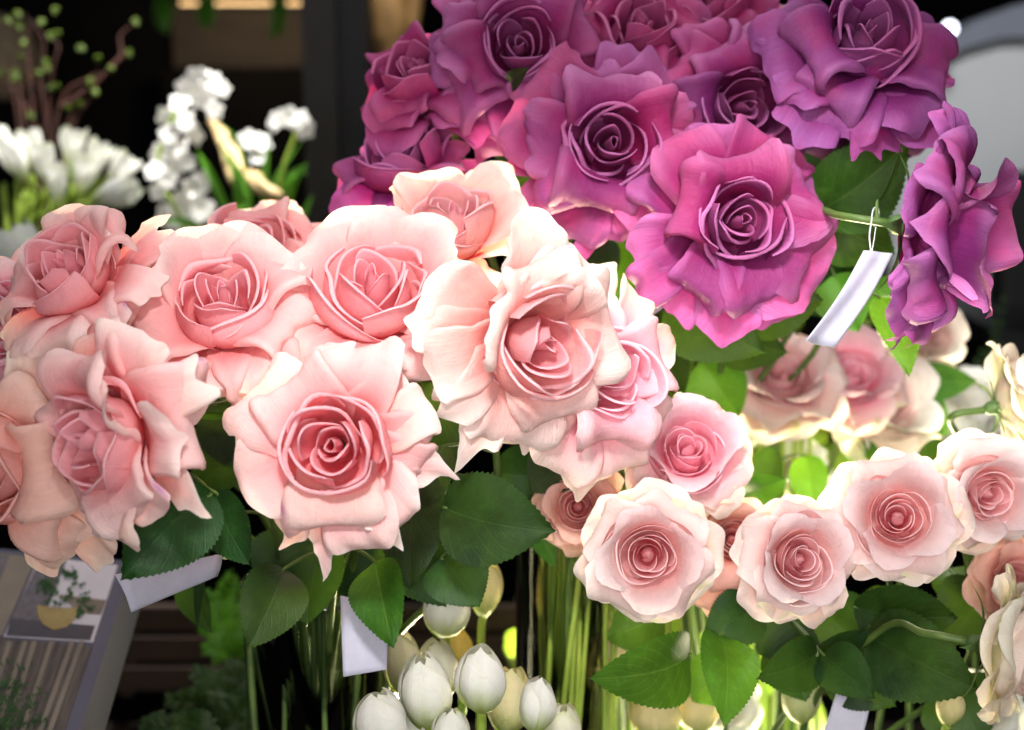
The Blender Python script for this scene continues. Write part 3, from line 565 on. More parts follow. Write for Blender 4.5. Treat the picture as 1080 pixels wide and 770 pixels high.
s10 = rose('blurred cream rose with drooping outer petals, right of the twin blush roses', 944, 422, 1.08, (.35, .6), 38, 'ivory', 'small', 'small', seed=500, group=GS, stem=[(900, 500, 1.1), (850, 620, 1.1), (820, 960, 1.1)])
s11 = rose('cream rose turned away at the right edge with green sepals on its back', 1096, 418, .90, (.95, .25, .15), 36, 'ivory', 'small', 'small', seed=511, group=GS, stem=[(1010, 478, .95), (960, 560, 1.0), (900, 960, 1.0)])
s12 = rose('cream pink rose turned away in the lower right corner with pale green sepals', 1092, 690, .76, (.85, -.1, .45), 44, 'ivory', 'small', 'small', seed=522, group=GS, stem=[(930, 664, .84), (850, 760, .92), (820, 960, .95)])
s13 = rose('pink rose hidden below the row at the right edge, only its upper petals showing', 1075, 612, .86, (.1, .3), 28, 'smalldeep', 'small', 'small', seed=533, group=GS, stem=sst(1040, 760))
s14 = rose('blurred cream rose below the side-on purple rose, in front of the dark background', 985, 352, 1.12, (.3, .3), 28, 'ivory', 'small', 'small', seed=544, group=GS, stem=[(930, 460, 1.14), (860, 620, 1.14), (840, 960, 1.14)])

# ------------------------------------------------------------------ leaves
def leaf_vf(A, B, wid, roll=0., fold=.25, bend=.08, teeth=24, side=0., nu=11, nv=120):
    Lg = np.linalg.norm(B - A); Tt = (B - A) / Lg
    n0 = nrm(-FWD - Tt * np.dot(-FWD, Tt)); X0 = np.cross(Tt, n0)
    Nn = n0 * math.cos(roll) + X0 * math.sin(roll); X = np.cross(Tt, Nn)
    v = np.linspace(0, 1, nv); u = np.linspace(-1, 1, nu)
    prof = np.sin(math.pi * v ** .8) ** .75 * (1 - .35 * v ** 4)
    prof = np.where(v > .85, prof * (1 - .3 * sstep(.85, 1, v)), prof)
    saw = ((v * teeth) % 1.0); tooth = (saw ** .8) * .07 * (v > .06) * (v < .97)
    hw = wid / 2
    x = u[None, :] * (prof[:, None] + tooth[:, None] * (np.abs(u[None, :]) > .95)) * hw
    wav = np.sin(v * 7 + side * 5)[:, None] * np.abs(u)[None, :] ** 2 * hw * .12
    h = fold * np.abs(x) + bend * Lg * (4 * v * (1 - v))[:, None] - .5 * bend * Lg * (v ** 2)[:, None] + wav
    cx = side * Lg * (4 * v * (1 - v))[:, None] * .25
    V = A + Tt * (v[:, None, None] * Lg) + X * (x + cx)[..., None] + Nn * (h - 0)[..., None]
    uv = np.stack([np.broadcast_to((u + 1) / 2, x.shape), np.broadcast_to(v[:, None], x.shape)], -1)
    return V.reshape(-1, 3), grid_faces(nv, nu), uv.reshape(-1, 2)
def leaf(root, b, t, wpx, mat='leaf', roll=0., fold=.22, bend=.08, side=0., pet=True, teeth=24):
    A, B = P(*b), P(*t)
    V, F, uv = leaf_vf(A, B, wpx * pxm((b[2] + t[2]) / 2), roll, fold, bend, teeth, side)
    mb = MB().add(V, F, uv)
    o = mb.build('leaf', M[mat], root)
    st = STEMS.get(root.name)
    if pet and st is not None:
        dd = np.linalg.norm(st - A, axis=1) + 1.5 * np.maximum(0, st[:, 2] - A[2]); q = st[int(np.argmin(dd))]
        mid = A * .6 + q * .4 - nrm(B - A) * np.linalg.norm(q - A) * .08
        V, F, uv = tube(spline([q, mid, A, A + (B - A) * .05], 14), [.0013, .0009], 6)
        link_mesh('petiole', V, F, M['stem_dark'], o, uv) if False else None
        pv = link_mesh('petiole', V, F, M['stem_dark'], root, uv)
    return o
L_ = leaf
L_(rE, (222, 520, .77), (128, 612, .73), 92, 'leaf', roll=-.2, side=.2)
L_(rE, (228, 520, .80), (262, 596, .78), 62, 'leaf', roll=.3)
L_(rC, (200, 434, .80), (256, 440, .80), 14, 'leaf_mid', roll=.9, bend=.02)
L_(rD, (300, 600, .80), (262, 684, .76), 70, 'leaf', roll=-.3)
L_(rD, (345, 560, .84), (322, 660, .82), 76, 'leaf', roll=.4)
L_(rD, (395, 592, .80), (412, 682, .76), 66, 'leaf_mid', roll=.35, side=-.2)
L_(rD, (240, 540, .84), (205, 665, .82), 34, 'leaf', roll=1.0)
L_(rA, (468, 535, .80), (586, 560, .76), 96, 'leaf', roll=-.15, side=.15)
L_(rA, (440, 500, .84), (432, 622, .80), 78, 'leaf', roll=.2)
L_(rA, (466, 588, .82), (506, 640, .80), 72, 'leaf', roll=-.3)
L_(rA, (470, 470, .84), (420, 560, .82), 70, 'leaf', roll=.5)
L_(rA, (430, 560, .86), (470, 640, .84), 80, 'leaf', roll=.1)
L_(rC, (290, 400, .86), (265, 480, .84), 60, 'leaf', roll=.5)
L_(rC, (260, 470, .86), (200, 520, .86), 60, 'leaf', roll=.3)
L_(rC, (225, 420, .86), (255, 500, .86), 60, 'leaf', roll=-.3)
L_(rG, (560, 230, .90), (575, 280, .9), 26, 'leaf_mid')
L_(rI, (640, 250, .94), (600, 330, .92), 60, 'leaf', roll=.3)
L_(rI, (655, 320, .92), (715, 300, .90), 18, 'leaf_mid', roll=.8)
L_(rI, (600, 480, .88), (560, 520, .86), 60, 'leaf', roll=.3)
L_(rB, (455, 400, .88), (480, 500, .86), 76, 'leaf', roll=-.2)
# purple bouquet leaves
L_(p1, (560, 170, .94), (510, 150, .93), 40, 'leaf', roll=.4)
L_(p1, (590, 230, .95), (640, 290, .93), 72, 'leaf', roll=.2)
L_(p1, (680, 250, .96), (640, 330, .94), 70, 'leaf_mid', roll=-.3)
L_(p1, (700, 290, .97), (668, 250, .94), 60, 'leaf', roll=.3)
L_(p2, (540, 90, .87), (556, 72, .83), 20, 'leaf', roll=.2)
L_(p2, (570, 150, .96), (545, 260, .95), 60, 'leaf', roll=.4)
L_(p3, (704, 318, .92), (806, 372, .88), 84, 'leaf', roll=.2)
L_(p3, (780, 330, .93), (868, 316, .90), 74, 'leaf', roll=-.2)
L_(p3, (760, 352, .98), (830, 372, .94), 60, 'leaf', roll=.3)
L_(p3, (740, 380, 1.0), (780, 440, 1.0), 66, 'leaf_mid', roll=.3)
L_(p3, (690, 330, .99), (720, 420, .98), 60, 'leaf', roll=.5)
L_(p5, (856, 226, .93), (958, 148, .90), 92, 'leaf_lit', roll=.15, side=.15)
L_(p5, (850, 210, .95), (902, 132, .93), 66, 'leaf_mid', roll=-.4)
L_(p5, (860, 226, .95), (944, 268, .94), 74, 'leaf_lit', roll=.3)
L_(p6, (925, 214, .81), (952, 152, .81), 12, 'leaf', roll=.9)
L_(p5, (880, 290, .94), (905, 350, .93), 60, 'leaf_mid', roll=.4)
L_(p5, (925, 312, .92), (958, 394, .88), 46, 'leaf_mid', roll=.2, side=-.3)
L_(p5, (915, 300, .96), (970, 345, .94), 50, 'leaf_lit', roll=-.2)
L_(s4, (960, 640, .92), (900, 690, .9), 80, 'leaf', roll=.3)
L_(s3, (820, 680, .9), (850, 740, .88), 70, 'leaf', roll=-.3)
L_(p12, (880, 240, 1.0), (830, 300, 1.0), 70, 'leaf_mid', roll=.2)
L_(p4, (740, 270, 1.0), (700, 340, 1.0), 70, 'leaf', roll=.2)
L_(rD, (320, 560, .90), (290, 640, .88), 84, 'leaf', roll=.2)
L_(rD, (380, 560, .90), (372, 640, .90), 80, 'leaf', roll=-.3)
L_(rB, (300, 420, .90), (230, 470, .90), 70, 'leaf', roll=-.2)
L_(rB, (500, 520, .92), (540, 590, .92), 76, 'leaf', roll=.3)
L_(rA, (520, 500, .90), (590, 500, .90), 66, 'leaf', roll=.1)
L_(rE, (200, 600, .92), (222, 668, .90), 44, 'leaf', roll=.5)
L_(p3, (850, 280, 1.0), (900, 330, 1.0), 70, 'leaf', roll=.2)
L_(p3, (700, 300, 1.02), (660, 380, 1.0), 60, 'leaf', roll=.5)
# leaves of the small roses
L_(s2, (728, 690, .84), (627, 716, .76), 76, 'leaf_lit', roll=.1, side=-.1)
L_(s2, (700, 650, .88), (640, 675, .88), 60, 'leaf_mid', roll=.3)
L_(s3, (760, 670, .84), (765, 764, .77), 68, 'leaf_mid', roll=-.2)
L_(s3, (800, 640, .86), (742, 672, .84), 60, 'leaf', roll=.3)
L_(s3, (862, 690, .84), (800, 716, .80), 56, 'leaf', roll=.1)
L_(s3, (868, 690, .84), (922, 736, .80), 54, 'leaf', roll=-.1)
L_(s3, (862, 686, .86), (918, 664, .84), 40, 'leaf', roll=.5)
L_(s3, (850, 650, .88), (800, 690, .88), 90, 'leaf', roll=.3)
L_(s4, (915, 670, .86), (1032, 728, .80), 92, 'leaf', roll=.05)
L_(s4, (900, 640, .88), (1010, 652, .86), 84, 'leaf', roll=.4)
L_(s4, (880, 700, .88), (945, 745, .85), 70, 'leaf', roll=-.2)
L_(s4, (860, 640, .90), (930, 690, .88), 80, 'leaf', roll=.2)
L_(s5, (1040, 620, .90), (1000, 680, .88), 80, 'leaf', roll=.3)
L_(s5, (1000, 600, .93), (1030, 650, .9), 70, 'leaf', roll=-.3)
L_(s13, (1000, 720, .90), (1040, 780, .88), 90, 'leaf', roll=.2)
L_(s3, (780, 520, .95), (830, 505, .92), 40, 'leaf_mid', roll=.3)
L_(s8, (815, 470, 1.06), (790, 560, 1.05), 40, 'leaf', roll=.3)
L_(s8, (850, 480, 1.06), (860, 540, 1.04), 40, 'leaf_mid', roll=.3)
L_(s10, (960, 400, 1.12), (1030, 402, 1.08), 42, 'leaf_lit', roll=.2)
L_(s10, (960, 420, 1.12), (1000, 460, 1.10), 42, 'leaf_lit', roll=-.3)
L_(s11, (1000, 470, 1.0), (960, 500, .98), 30, 'leaf', roll=.3)
L_(s9, (900, 470, 1.08), (930, 500, 1.06), 36, 'leaf_mid', roll=.3)
L_(s6, (770, 700, .92), (730, 740, .92), 60, 'leaf_mid', roll=.3)
L_(s7, (560, 520, .92), (585, 600, .92), 40, 'leaf_mid', roll=.6)
# ------------------------------------------------------------------ tulips
def tulip(label, px, py, d, h, wd, axis=(0, .95), seed=1, name='cream_tulip', cat='tulip', group='cream tulips at the bottom', stem=None, openk=0., tint=None, smat='stem', n=6, detail=True):
    rng = random.Random(seed); k = pxm(d); Z = nrm(RIGHT * axis[0] + UP * axis[1] - FWD * (axis[2] if len(axis) > 2 else .25))
    X = nrm(RIGHT - Z * np.dot(RIGHT, Z)); Y = np.cross(Z, X); Mx = np.stack([X, Y, Z])
    base = P(px, py, d) - Z * h * .5 * k
    root = thing(name, label, cat, base, group)
    tint = tint or (250, 250, 242)
    whole = MB()
    for i in range(n):
        outer = i % 2; ph = 2 * math.pi * i / n + rng.uniform(-.12, .12) + 1.5
        nu, nv = (15, 16) if detail else (9, 9)
        u = np.linspace(-1, 1, nu); v = np.linspace(0, 1, nv)
        rim = 1 - (.17 + openk * .4) * np.abs(u) ** 2.5 + .02 * np.exp(-(u / .2) ** 2)
        S = v[:, None] * rim[None, :] * rng.uniform(.94, 1.02)
        r = np.sin(math.pi * np.clip(S * .945 + .03, 0, 1)) ** .60 * (1 - openk) + rng.uniform(0, .12) * S ** 8 + openk * (.15 + 1.25 * S ** 1.5)
        r = r * (wd / 2) * .93 * (1.0 if outer else .88) * (1 + .09 * u[None, :])
        r = r * (1 - .07 * np.exp(-(u[None, :] / .13) ** 2) + .012 * np.cos(u[None, :] * 14))
        a = ph + R(72) * u[None, :] * (1 - .25 * sstep(.6, 1, S))
        V = np.stack([r * np.cos(a), r * np.sin(a), S * h * (1.0 if outer else .97)], -1).reshape(-1, 3)
        V += wave_noise(V / h, .7, rng) * h * .022
        uv = np.stack([np.broadcast_to((u + 1) / 2, S.shape), np.broadcast_to(v[:, None], S.shape)], -1).reshape(-1, 2)
        g = np.array(lin((186, 206, 96))); t0 = np.array(lin(tint)) * rng.uniform(.93, 1.0)
        f = np.clip(1 - uv[:, 1] / .55, 0, 1)[:, None] * 1.0 + (np.clip(np.sin(uv[:, 0] * 40 + ph) - .4, 0, 1) * .22 * (1 - uv[:, 1]))[:, None] + (sstep(.9, 1.0, uv[:, 1]) * rng.uniform(0, .5))[:, None] + (np.exp(-((uv[:, 0] - .5) / .1) ** 2) * .22 * (1 - uv[:, 1]))[:, None]
        c = t0 * (1 - np.clip(f, 0, 1)) + g * np.clip(f, 0, 1)
        Vw = (V * k) @ Mx + base
        if detail: link_mesh('petal', Vw, grid_faces(nv, nu), M['white'], root, uv, c)
        else: whole.add(Vw, grid_faces(nv, nu), uv, c)
    if not detail: whole.build('bloom', M['white'], root)
    if stem:
        V, F, uv = tube(spline([base, base - Z * .4 * h * k] + [P(*s) for s in stem], 20), .0026, 8)
        link_mesh('stem', V, F, M[smat], root, uv)
    return root
def ts(x, y, d, e=0): return [(x, y, d), (x + e, 960, d + .02)]
tulip('closed cream tulip standing tallest in the front of the bottom cluster', 508, 716, .78, 74, 56, seed=1, stem=ts(508, 860, .79))
tulip('cream tulip leaning left with green at its tip, left of the tallest front one', 448, 728, .80, 86, 62, (-.1, .95), 2, stem=ts(455, 860, .8))
tulip('cream tulip at the bottom edge, lowest on the left of the cluster', 402, 762, .77, 74, 62, (-.2, .95), 3, stem=ts(410, 880, .78))
tulip('slender closed cream tulip bud on the right of the bottom cluster', 567, 742, .79, 62, 44, (.12, .95), 4, stem=ts(562, 860, .8))
tulip('cream tulip hanging under the toothed dark leaf, greenish at its base', 470, 644, .88, 60, 50, (0, .95), 5, stem=ts(472, 800, .89))
tulip('cream tulip lit yellow behind the largest dark leaf', 513, 620, .92, 64, 36, (.1, .95), 6, stem=ts(506, 800, .93), tint=(250, 240, 176))  # yellow tint paints the warm light into the cream petals
tulip('yellowish tulip behind the tallest front one', 482, 690, .93, 60, 40, (-.1, .95), 7, stem=ts(482, 820, .94), tint=(248, 226, 130))
tulip('cream tulip between the tallest front one and the slender bud, behind both', 538, 738, .85, 76, 54, (.1, .95), 8, stem=ts(536, 870, .86), tint=(248, 238, 190))
tulip('cream tulip at the bottom edge under the tallest front one', 476, 772, .79, 54, 44, (0, .95), 9, stem=ts(478, 880, .8))
tulip('small cream tulip squeezed between the left pair at the bottom edge', 432, 775, .82, 66, 46, (-.05, .95), 11, stem=ts(434, 880, .83))
tulip('shaded cream tulip behind the tallest front one, at its left shoulder', 462, 706, .87, 70, 48, (-.05, .95), 12, stem=ts(462, 880, .88), tint=(248, 246, 226))
tulip('shaded cream tulip low behind the slender bud at the bottom edge', 592, 770, .84, 60, 46, (.1, .95), 13, stem=ts(590, 880, .85), tint=(248, 246, 226))
tulip('cream tulip behind the left ones, its top cut by the paper tag', 425, 700, .86, 70, 44, (-.1, .95), 10, stem=ts(430, 860, .87), tint=(240, 234, 196))
for i, (x, y, h, wd, d, lab) in enumerate([
    (650, 690, 64, 54, .98, 'yellow lit tulip behind the bright green leaf, left of the stem bundle'),
    (690, 752, 56, 60, .95, 'yellow lit tulip under the bright green leaf'),
    (735, 748, 50, 50, .97, 'pale tulip beside the dark drooping leaf at the bottom'),
    (845, 735, 60, 44, .92, 'pale green bud between dark leaves at the bottom, left of the paper slip'),
    (1002, 745, 44, 32, .86, 'pale green bud at the bottom, near the lower right corner'),
    (625, 745, 60, 50, 1.0, 'yellowish tulip between the slender bud and the stem bundle')]):
    tulip(lab, x, y, d, h, wd, (.05 * (-1) ** i, .95), 30 + i, stem=ts(x, 880, d + .01), tint=(250, 238, 178) if i != 3 else (226, 230, 170), openk=.1)  # warm light from behind is painted in as a yellow tint
for i, (x, y, lab) in enumerate([(18, 172, 'open white tulip at the left edge, lowest of the blurred bunch'), (36, 160, 'white tulip in the left half of the blurred bunch, third from the edge'), (8, 158, 'white tulip touching the left edge'), (60, 196, 'white tulip lowest in the middle of the bunch'),
      (76, 160, 'white tulip at the top of the bunch beside the brown twigs'), (100, 172, 'white tulip right of the twigs in the bunch'), (48, 176, 'white tulip in the middle of the bunch, half covered by others'), (88, 186, 'white tulip under the top right ones of the bunch'), (124, 184, 'white tulip leaning right out of the bunch')]):
    tulip('blurred ' + lab, x, y, 1.45 + .02 * (i % 3), 50, 30, ((x - 60) / 90, .9), 50 + i, 'white_tulip', 'tulip', 'blurred white tulips at the left', [(30 + (x - 30) * .6, 250, 1.5), (40, 420, 1.5)], .65, (248, 248, 244), detail=False)
tulip('blurred white flower lying low right of the tulip bunch, pointing right', 122, 205, 1.35, 56, 34, (.95, .25), 71, 'white_tulip', 'tulip', 'blurred white tulips at the left', [(70, 250, 1.4), (50, 420, 1.45)], .3, (244, 246, 240), detail=False)
tulip('blurred white flower in the shade below the tulip bunch at the left edge', 20, 268, 1.2, 60, 66, (-.3, .8), 72, 'white_tulip', 'tulip', 'blurred white tulips at the left', [(40, 360, 1.25), (50, 500, 1.3)], .3, (236, 242, 236), detail=False)

rng0 = random.Random(4)
for i in range(26):
    x = rng0.uniform(-5, 135); V, F, uv = tube(spline([P(x, rng0.uniform(185, 205), 1.5), P(20 + (x - 20) * .75, 240, 1.5), P(30 + (x - 30) * .4, 420, 1.5)], 12), .0022, 6)
    tag(link_mesh('flower_stem', V, F, M['stem']), 'thin green stem under the blurred white tulips at the left', 'stem', 'stems under the blurred white tulips')
# ------------------------------------------------------------------ materials of the place
M['paper'] = plain_mat('tag_paper', (206, 206, 222), .6, (192, 192, 210), 90, .0001, trans=.25)
M['thread'] = plain_mat('thread', (220, 220, 225), .5)
M['glass'] = glass_mat('vase_glass')
M['wall'] = plain_mat('dark_wall', (16, 14, 14), .9, (11, 10, 10), 3, .002, spec=.1)
M['woodwall'] = plain_mat('brown_wall_panel', (74, 62, 50), .75, (52, 44, 36), 6, .002, stretch=(1, 1, 12))
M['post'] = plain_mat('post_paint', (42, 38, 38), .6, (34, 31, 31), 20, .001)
M['postside'] = plain_mat('post_side_tone', (20, 20, 30), .6, (15, 15, 24), 20, .001)  # darker, bluer tone for the right side of the post
M['bark'] = plain_mat('pale_wood', (150, 118, 76), .7, (104, 78, 46), 22, .003, stretch=(3, 3, .6))
M['twig'] = plain_mat('twig_bark', (70, 32, 20), .7, (44, 22, 14), 60, .001)
M['drift'] = plain_mat('driftwood', (214, 190, 140), .7, (150, 116, 70), 30, .002)
M['panel'] = plain_mat('pale_panel', (176, 178, 178), .6, (166, 168, 170), 2)
M['panelrim'] = plain_mat('grey_panel_rim', (104, 108, 118), .6, (96, 100, 110), 3)
M['black'] = plain_mat('black_plastic', (18, 17, 18), .5)
M['table'] = plain_mat('dark_table', (20, 16, 14), .75, (30, 22, 17), 8, spec=.1)
M['fern'] = plain_mat('fern_green', (52, 80, 30), .5, (34, 58, 20), 50, trans=.25)
M['bud'] = plain_mat('bud_green', (84, 104, 26), .5, (66, 86, 22), 50, trans=.3)
M['strap'] = plain_mat('strap_leaf_green', (96, 160, 30), .45, (70, 130, 26), 30, trans=.35)
M['orchid'] = plain_mat('orchid_white', (244, 244, 240), .5, (236, 234, 226), 40, trans=.3)
M['warm'] = plain_mat('shelf_lamp', (255, 220, 170), .5, emit=(255, 205, 140), estr=3.0)
M['bright'] = plain_mat('small_lamp', (255, 255, 255), .5, emit=(235, 240, 255), estr=6.0)

# ------------------------------------------------------------------ paper tags
def sheet(name, label, cat, corners, mat, bulge=.0, thick=.0003, group=None, n=12, parent=None):
    """thin paper between four corner points (P tuples, going round), bulging towards the camera"""
    a, b, c, d_ = [P(*q) for q in corners]; nn = nrm(np.cross(b - a, d_ - a))
    if np.dot(nn, -FWD) < 0: nn = -nn
    V = []
    for sgn in (0, -1):
        for i in range(n):
            for j in range(n):
                s, t = j / (n - 1), i / (n - 1)
                p = (a * (1 - s) + b * s) * (1 - t) + (d_ * (1 - s) + c * s) * t
                p = p + nn * (bulge * (math.sin(math.pi * t) + .35 * math.sin(math.pi * 2 * s + t * 2)) + sgn * thick)
                V.append(p)
    F = grid_faces(n, n); m = n * n
    F += [tuple(x + m for x in f[::-1]) for f in grid_faces(n, n)]
    for i in range(n - 1):
        F += [(i, i + 1, i + 1 + m, i + m)[::-1], ((n-1)*n + i, (n-1)*n + i + 1, (n-1)*n + i + 1 + m, (n-1)*n + i + m), (i*n, (i+1)*n, (i+1)*n + m, i*n + m), (i*n + n-1, (i+1)*n + n-1, (i+1)*n + n-1 + m, i*n + n-1 + m)[::-1]]
    if parent is None:
        r = thing(name, label, cat, a, group); link_mesh('paper', V, F, M[mat], r, smooth=True); return r
    return link_mesh(name, V, F, M[mat], parent, smooth=True)
t1 = sheet('paper_tag', 'white paper tag hanging on a thread from the neck of the side-on purple rose', 'tag', [(911, 264, .79), (942, 267, .80), (879, 367, .78), (848, 360, .77)], 'paper', .003)
V, F, uv = tube(spline([P(919, 268, .793), P(917, 250, .797), P(919, 234, .80), P(921, 221, .805), P(926, 219, .815), P(927, 230, .822), P(922, 238, .81)], 30), .00045, 6); link_mesh('thread', V, F, M['thread'], t1)
V, F, uv = tube(spline([P(919, 268, .793), P(922, 252, .80), P(924, 238, .805), P(927, 224, .81)], 20), .0003, 6); link_mesh('thread', V, F, M['thread'], t1)
sheet('paper_tag', 'long white paper tag behind the dark leaf at the lower left', 'tag', [(121, 606, .78), (234, 584, .82), (229, 608, .82), (138, 646, .78)], 'paper', .002)
sheet('paper_tag', 'white paper tag under a green leaf, in front of the stems in the left vase', 'tag', [(359, 628, .80), (410, 640, .80), (408, 706, .79), (362, 714, .79)], 'paper', .001)
sheet('paper_tag', 'white paper slip at the bottom edge between dark leaves', 'tag', [(882, 730, .86), (918, 742, .86), (906, 790, .85), (862, 790, .85)], 'paper', .001)
sheet('paper_tag', 'narrow grey white paper strip right of the cream rose, in shade', 'tag', [(712, 300, .88), (718, 312, .88), (662, 352, .90), (660, 345, .90)], 'paper', .004)

# ------------------------------------------------------------------ vases and loose stems
TABLE_Z = P(340, 1150, .95)[2]
def vase(label, px, d, rpx, top_y):
    c = P(px, top_y, d); r = rpx * pxm(d); h = c[2] - TABLE_Z; b = np.array([c[0], c[1], TABLE_Z + .001])
    root = thing('glass_vase', label, 'vase', b)
    V, F = lathe(b, [(.0, .0), (r * .98, .0), (r, .004), (r, h - .002), (r * 1.01, h), (r * .985, h), (r * .965, h - .003), (r * .965, .012), (0, .012)], 48)
    link_mesh('glass_wall', V, F, M['glass'], root)
    V, F = lathe(b, [(0, h * .0 + .014), (r * .95, .014), (r * .95, .016), (0, .016)], 32)
    return root
vase('clear glass vase holding the stems of the large pink roses', 340, .93, 84, 612)
vase('clear glass vase at the middle bottom, right of the tulips, full of pale green stems', 596, .97, 52, 560)
rng = random.Random(5)
def stems(label, n, cx, d, sx, top, bot, mat, tx=1.0, lean=0, d2=None):
    for i in range(n):
        x = cx + rng.uniform(-sx, sx); x2 = cx + lean + (x - cx) * tx + rng.uniform(-18, 18); dd = d + rng.uniform(-.035, .035)
        V, F, uv = tube(spline([P(x2, top + rng.uniform(-15, 15), dd), P((x + x2) / 2 + rng.uniform(-8, 8), (top + bot) / 2, dd), P(x, bot, dd)], 14), rng.uniform(.0016, .0026), 8)
        o = link_mesh('flower_stem', V, F, M[mat]); tag(o, label, 'stem', label)
stems('green stem standing in the bundle inside the left glass vase', 26, 340, .93, 54, 600, 930, 'stem_dark', 1.2)
stems('pale green stem in the bundle inside the middle glass vase', 22, 600, .97, 42, 560, 930, 'stem', 1.0, 25)
stems('yellow green stem rising between the tulips and the right bouquet', 9, 690, 1.06, 40, 340, 960, 'stem', 1.2)
stems('yellow green stem under the twin blurred roses', 9, 830, 1.12, 45, 440, 960, 'stem', 1.1)
stems('green stem behind the bright green leaf', 8, 670, .98, 45, 640, 960, 'stem', 1.0)

# ------------------------------------------------------------------ ferns
def frond(root, pts, wpx, mat='fern', n=22, name='frond', seed=1):
    rg = random.Random(seed); pts = spline([P(*q) for q in pts], 40); mb = MB(); V, F, uv = tube(pts, [.0012, .0004], 6); mb.add(V, F, uv)
    k = pxm(1.0)
    for i in range(n):
        t = .08 + .9 * i / n; j = min(38, int(t * 39)); T0 = nrm(pts[j + 1] - pts[j]); S0 = nrm(np.cross(T0, -FWD))
        for s in (-1, 1):
            Lf = wpx * k * (1 - t) ** .6 * rg.uniform(.8, 1.2) + .003
            dr = nrm(S0 * s + T0 * .8 + np.array([rg.gauss(0, .25) for _ in range(3)]))
            A = pts[j]; V, F, uv = leaf_vf(A, A + dr * Lf, Lf * .35, rg.uniform(-.6, .6), .2, .05, 1, nu=3, nv=6); mb.add(V, F, uv)
            for q in (.4, .65):
                for s2 in (-1, 1):
                    d2 = nrm(dr + s2 * nrm(np.cross(dr, -FWD)) * .9); A2 = A + dr * Lf * q
                    V, F, uv = leaf_vf(A2, A2 + d2 * Lf * .45, Lf * .18, 0, .2, .05, 1, nu=3, nv=5); mb.add(V, F, uv)
    mb.build(name, M[mat], root)
fr = thing('fern_plant', 'small dark green fern at the bottom, left of the glass vase', 'fern', P(225, 800, 1.1))
for i, (pts, wd) in enumerate([([(240, 790, 1.1), (215, 745, 1.1), (172, 738, 1.08)], 26), ([(245, 790, 1.12), (235, 730, 1.1), (200, 706, 1.1)], 24), ([(250, 790, 1.1), (250, 720, 1.1), (238, 704, 1.1)], 26), ([(230, 800, 1.08), (190, 770, 1.06), (145, 765, 1.06)], 26), ([(255, 800, 1.14), (262, 740, 1.14), (250, 700, 1.14)], 24), ([(225, 800, 1.05), (205, 765, 1.05), (180, 765, 1.04)], 24)]):
    frond(fr, pts, wd, seed=i)
fr2 = thing('leafy_plant', 'yellow green feathery plant lit behind the leaves, above the fern', 'plant', P(240, 720, 1.2))
for i, (pts, wd) in enumerate([([(245, 700, 1.2), (235, 650, 1.2), (245, 600, 1.2)], 26), ([(245, 700, 1.2), (220, 660, 1.2), (222, 620, 1.2)], 22), ([(250, 700, 1.2), (262, 660, 1.2), (258, 610, 1.2)], 24)]):
    frond(fr2, pts, wd, 'strap', seed=20 + i, n=14)
fr3 = thing('leafy_plant', 'dim green foliage in the dark gap between the bouquets at the right', 'plant', P(1040, 420, 1.5))
for i, (pts, wd) in enumerate([([(1060, 430, 1.5), (1050, 370, 1.5), (1062, 300, 1.5)], 16), ([(1010, 420, 1.5), (1040, 372, 1.5), (1078, 380, 1.5)], 10)]):
    frond(fr3, pts, wd, 'fern', seed=40 + i, n=10)

# ------------------------------------------------------------------ twigs with buds
tw = thing('budding_twigs', 'brown twigs with small green buds rising behind the white tulips', 'twigs', P(50, 230, 1.6))
rg = random.Random(9)
TW = [[(60, 260), (38, 150), (33, 90), (28, 40), (38, 22)], [(48, 260), (50, 130), (55, 75), (62, 50), (55, 40)], [(45, 260), (62, 115), (95, 82), (112, 78)], [(62, 115), (100, 88), (116, 72), (135, 55)], [(116, 72), (128, 58), (127, 38), (142, 24)],
      [(30, 260), (18, 120), (8, 80), (0, 60)], [(40, 260), (26, 140), (20, 90), (14, 70)], [(52, 260), (70, 140), (80, 115), (84, 108)], [(56, 260), (45, 110), (43, 85), (45, 40), (22, 12)], [(60, 200), (78, 130), (100, 95), (103, 65)], [(50, 240), (30, 120), (5, 95), (2, 76)]]
for i, p in enumerate(TW):
    V, F, uv = tube(spline([P(x, y, 1.6 + .02 * (i % 3)) for x, y in p], 24), [.0028, .0016, .0005], 6); link_mesh('twig', V, F, M['twig'], tw)
for i, (x, y) in enumerate([(58, 11), (8, 22), (44, 23), (53, 38), (25, 45), (22, 61), (40, 78), (48, 66), (16, 78), (15, 83), (55, 93), (60, 92), (85, 51), (103, 62), (116, 73), (143, 23), (136, 56), (95, 86), (100, 97), (84, 111), (72, 115), (32, 122), (2, 77), (60, 36), (18, 15), (20, 28), (50, 72)]):
    mb = MB(); n_ = rg.choice([1, 2, 2, 3]); a = rg.random() * 6
    for q in range(n_):
        an = a + q * 2.2; A = P(x - 2.5 * math.cos(an), y - 2.5 * math.sin(an), 1.6); B = P(x + 4 * math.cos(an), y + 4 * math.sin(an), 1.59); mid = (A + B) / 2; ax = nrm(B - A); hl = np.linalg.norm(B - A) / 2
        V, F = lathe(A, [(.0001, 0), (hl * .55, hl * .5), (hl * .62, hl), (hl * .4, hl * 1.6), (.0001, hl * 2)], 8, ax); mb.add(V, F)
    mb.build('bud', M['bud'], tw)

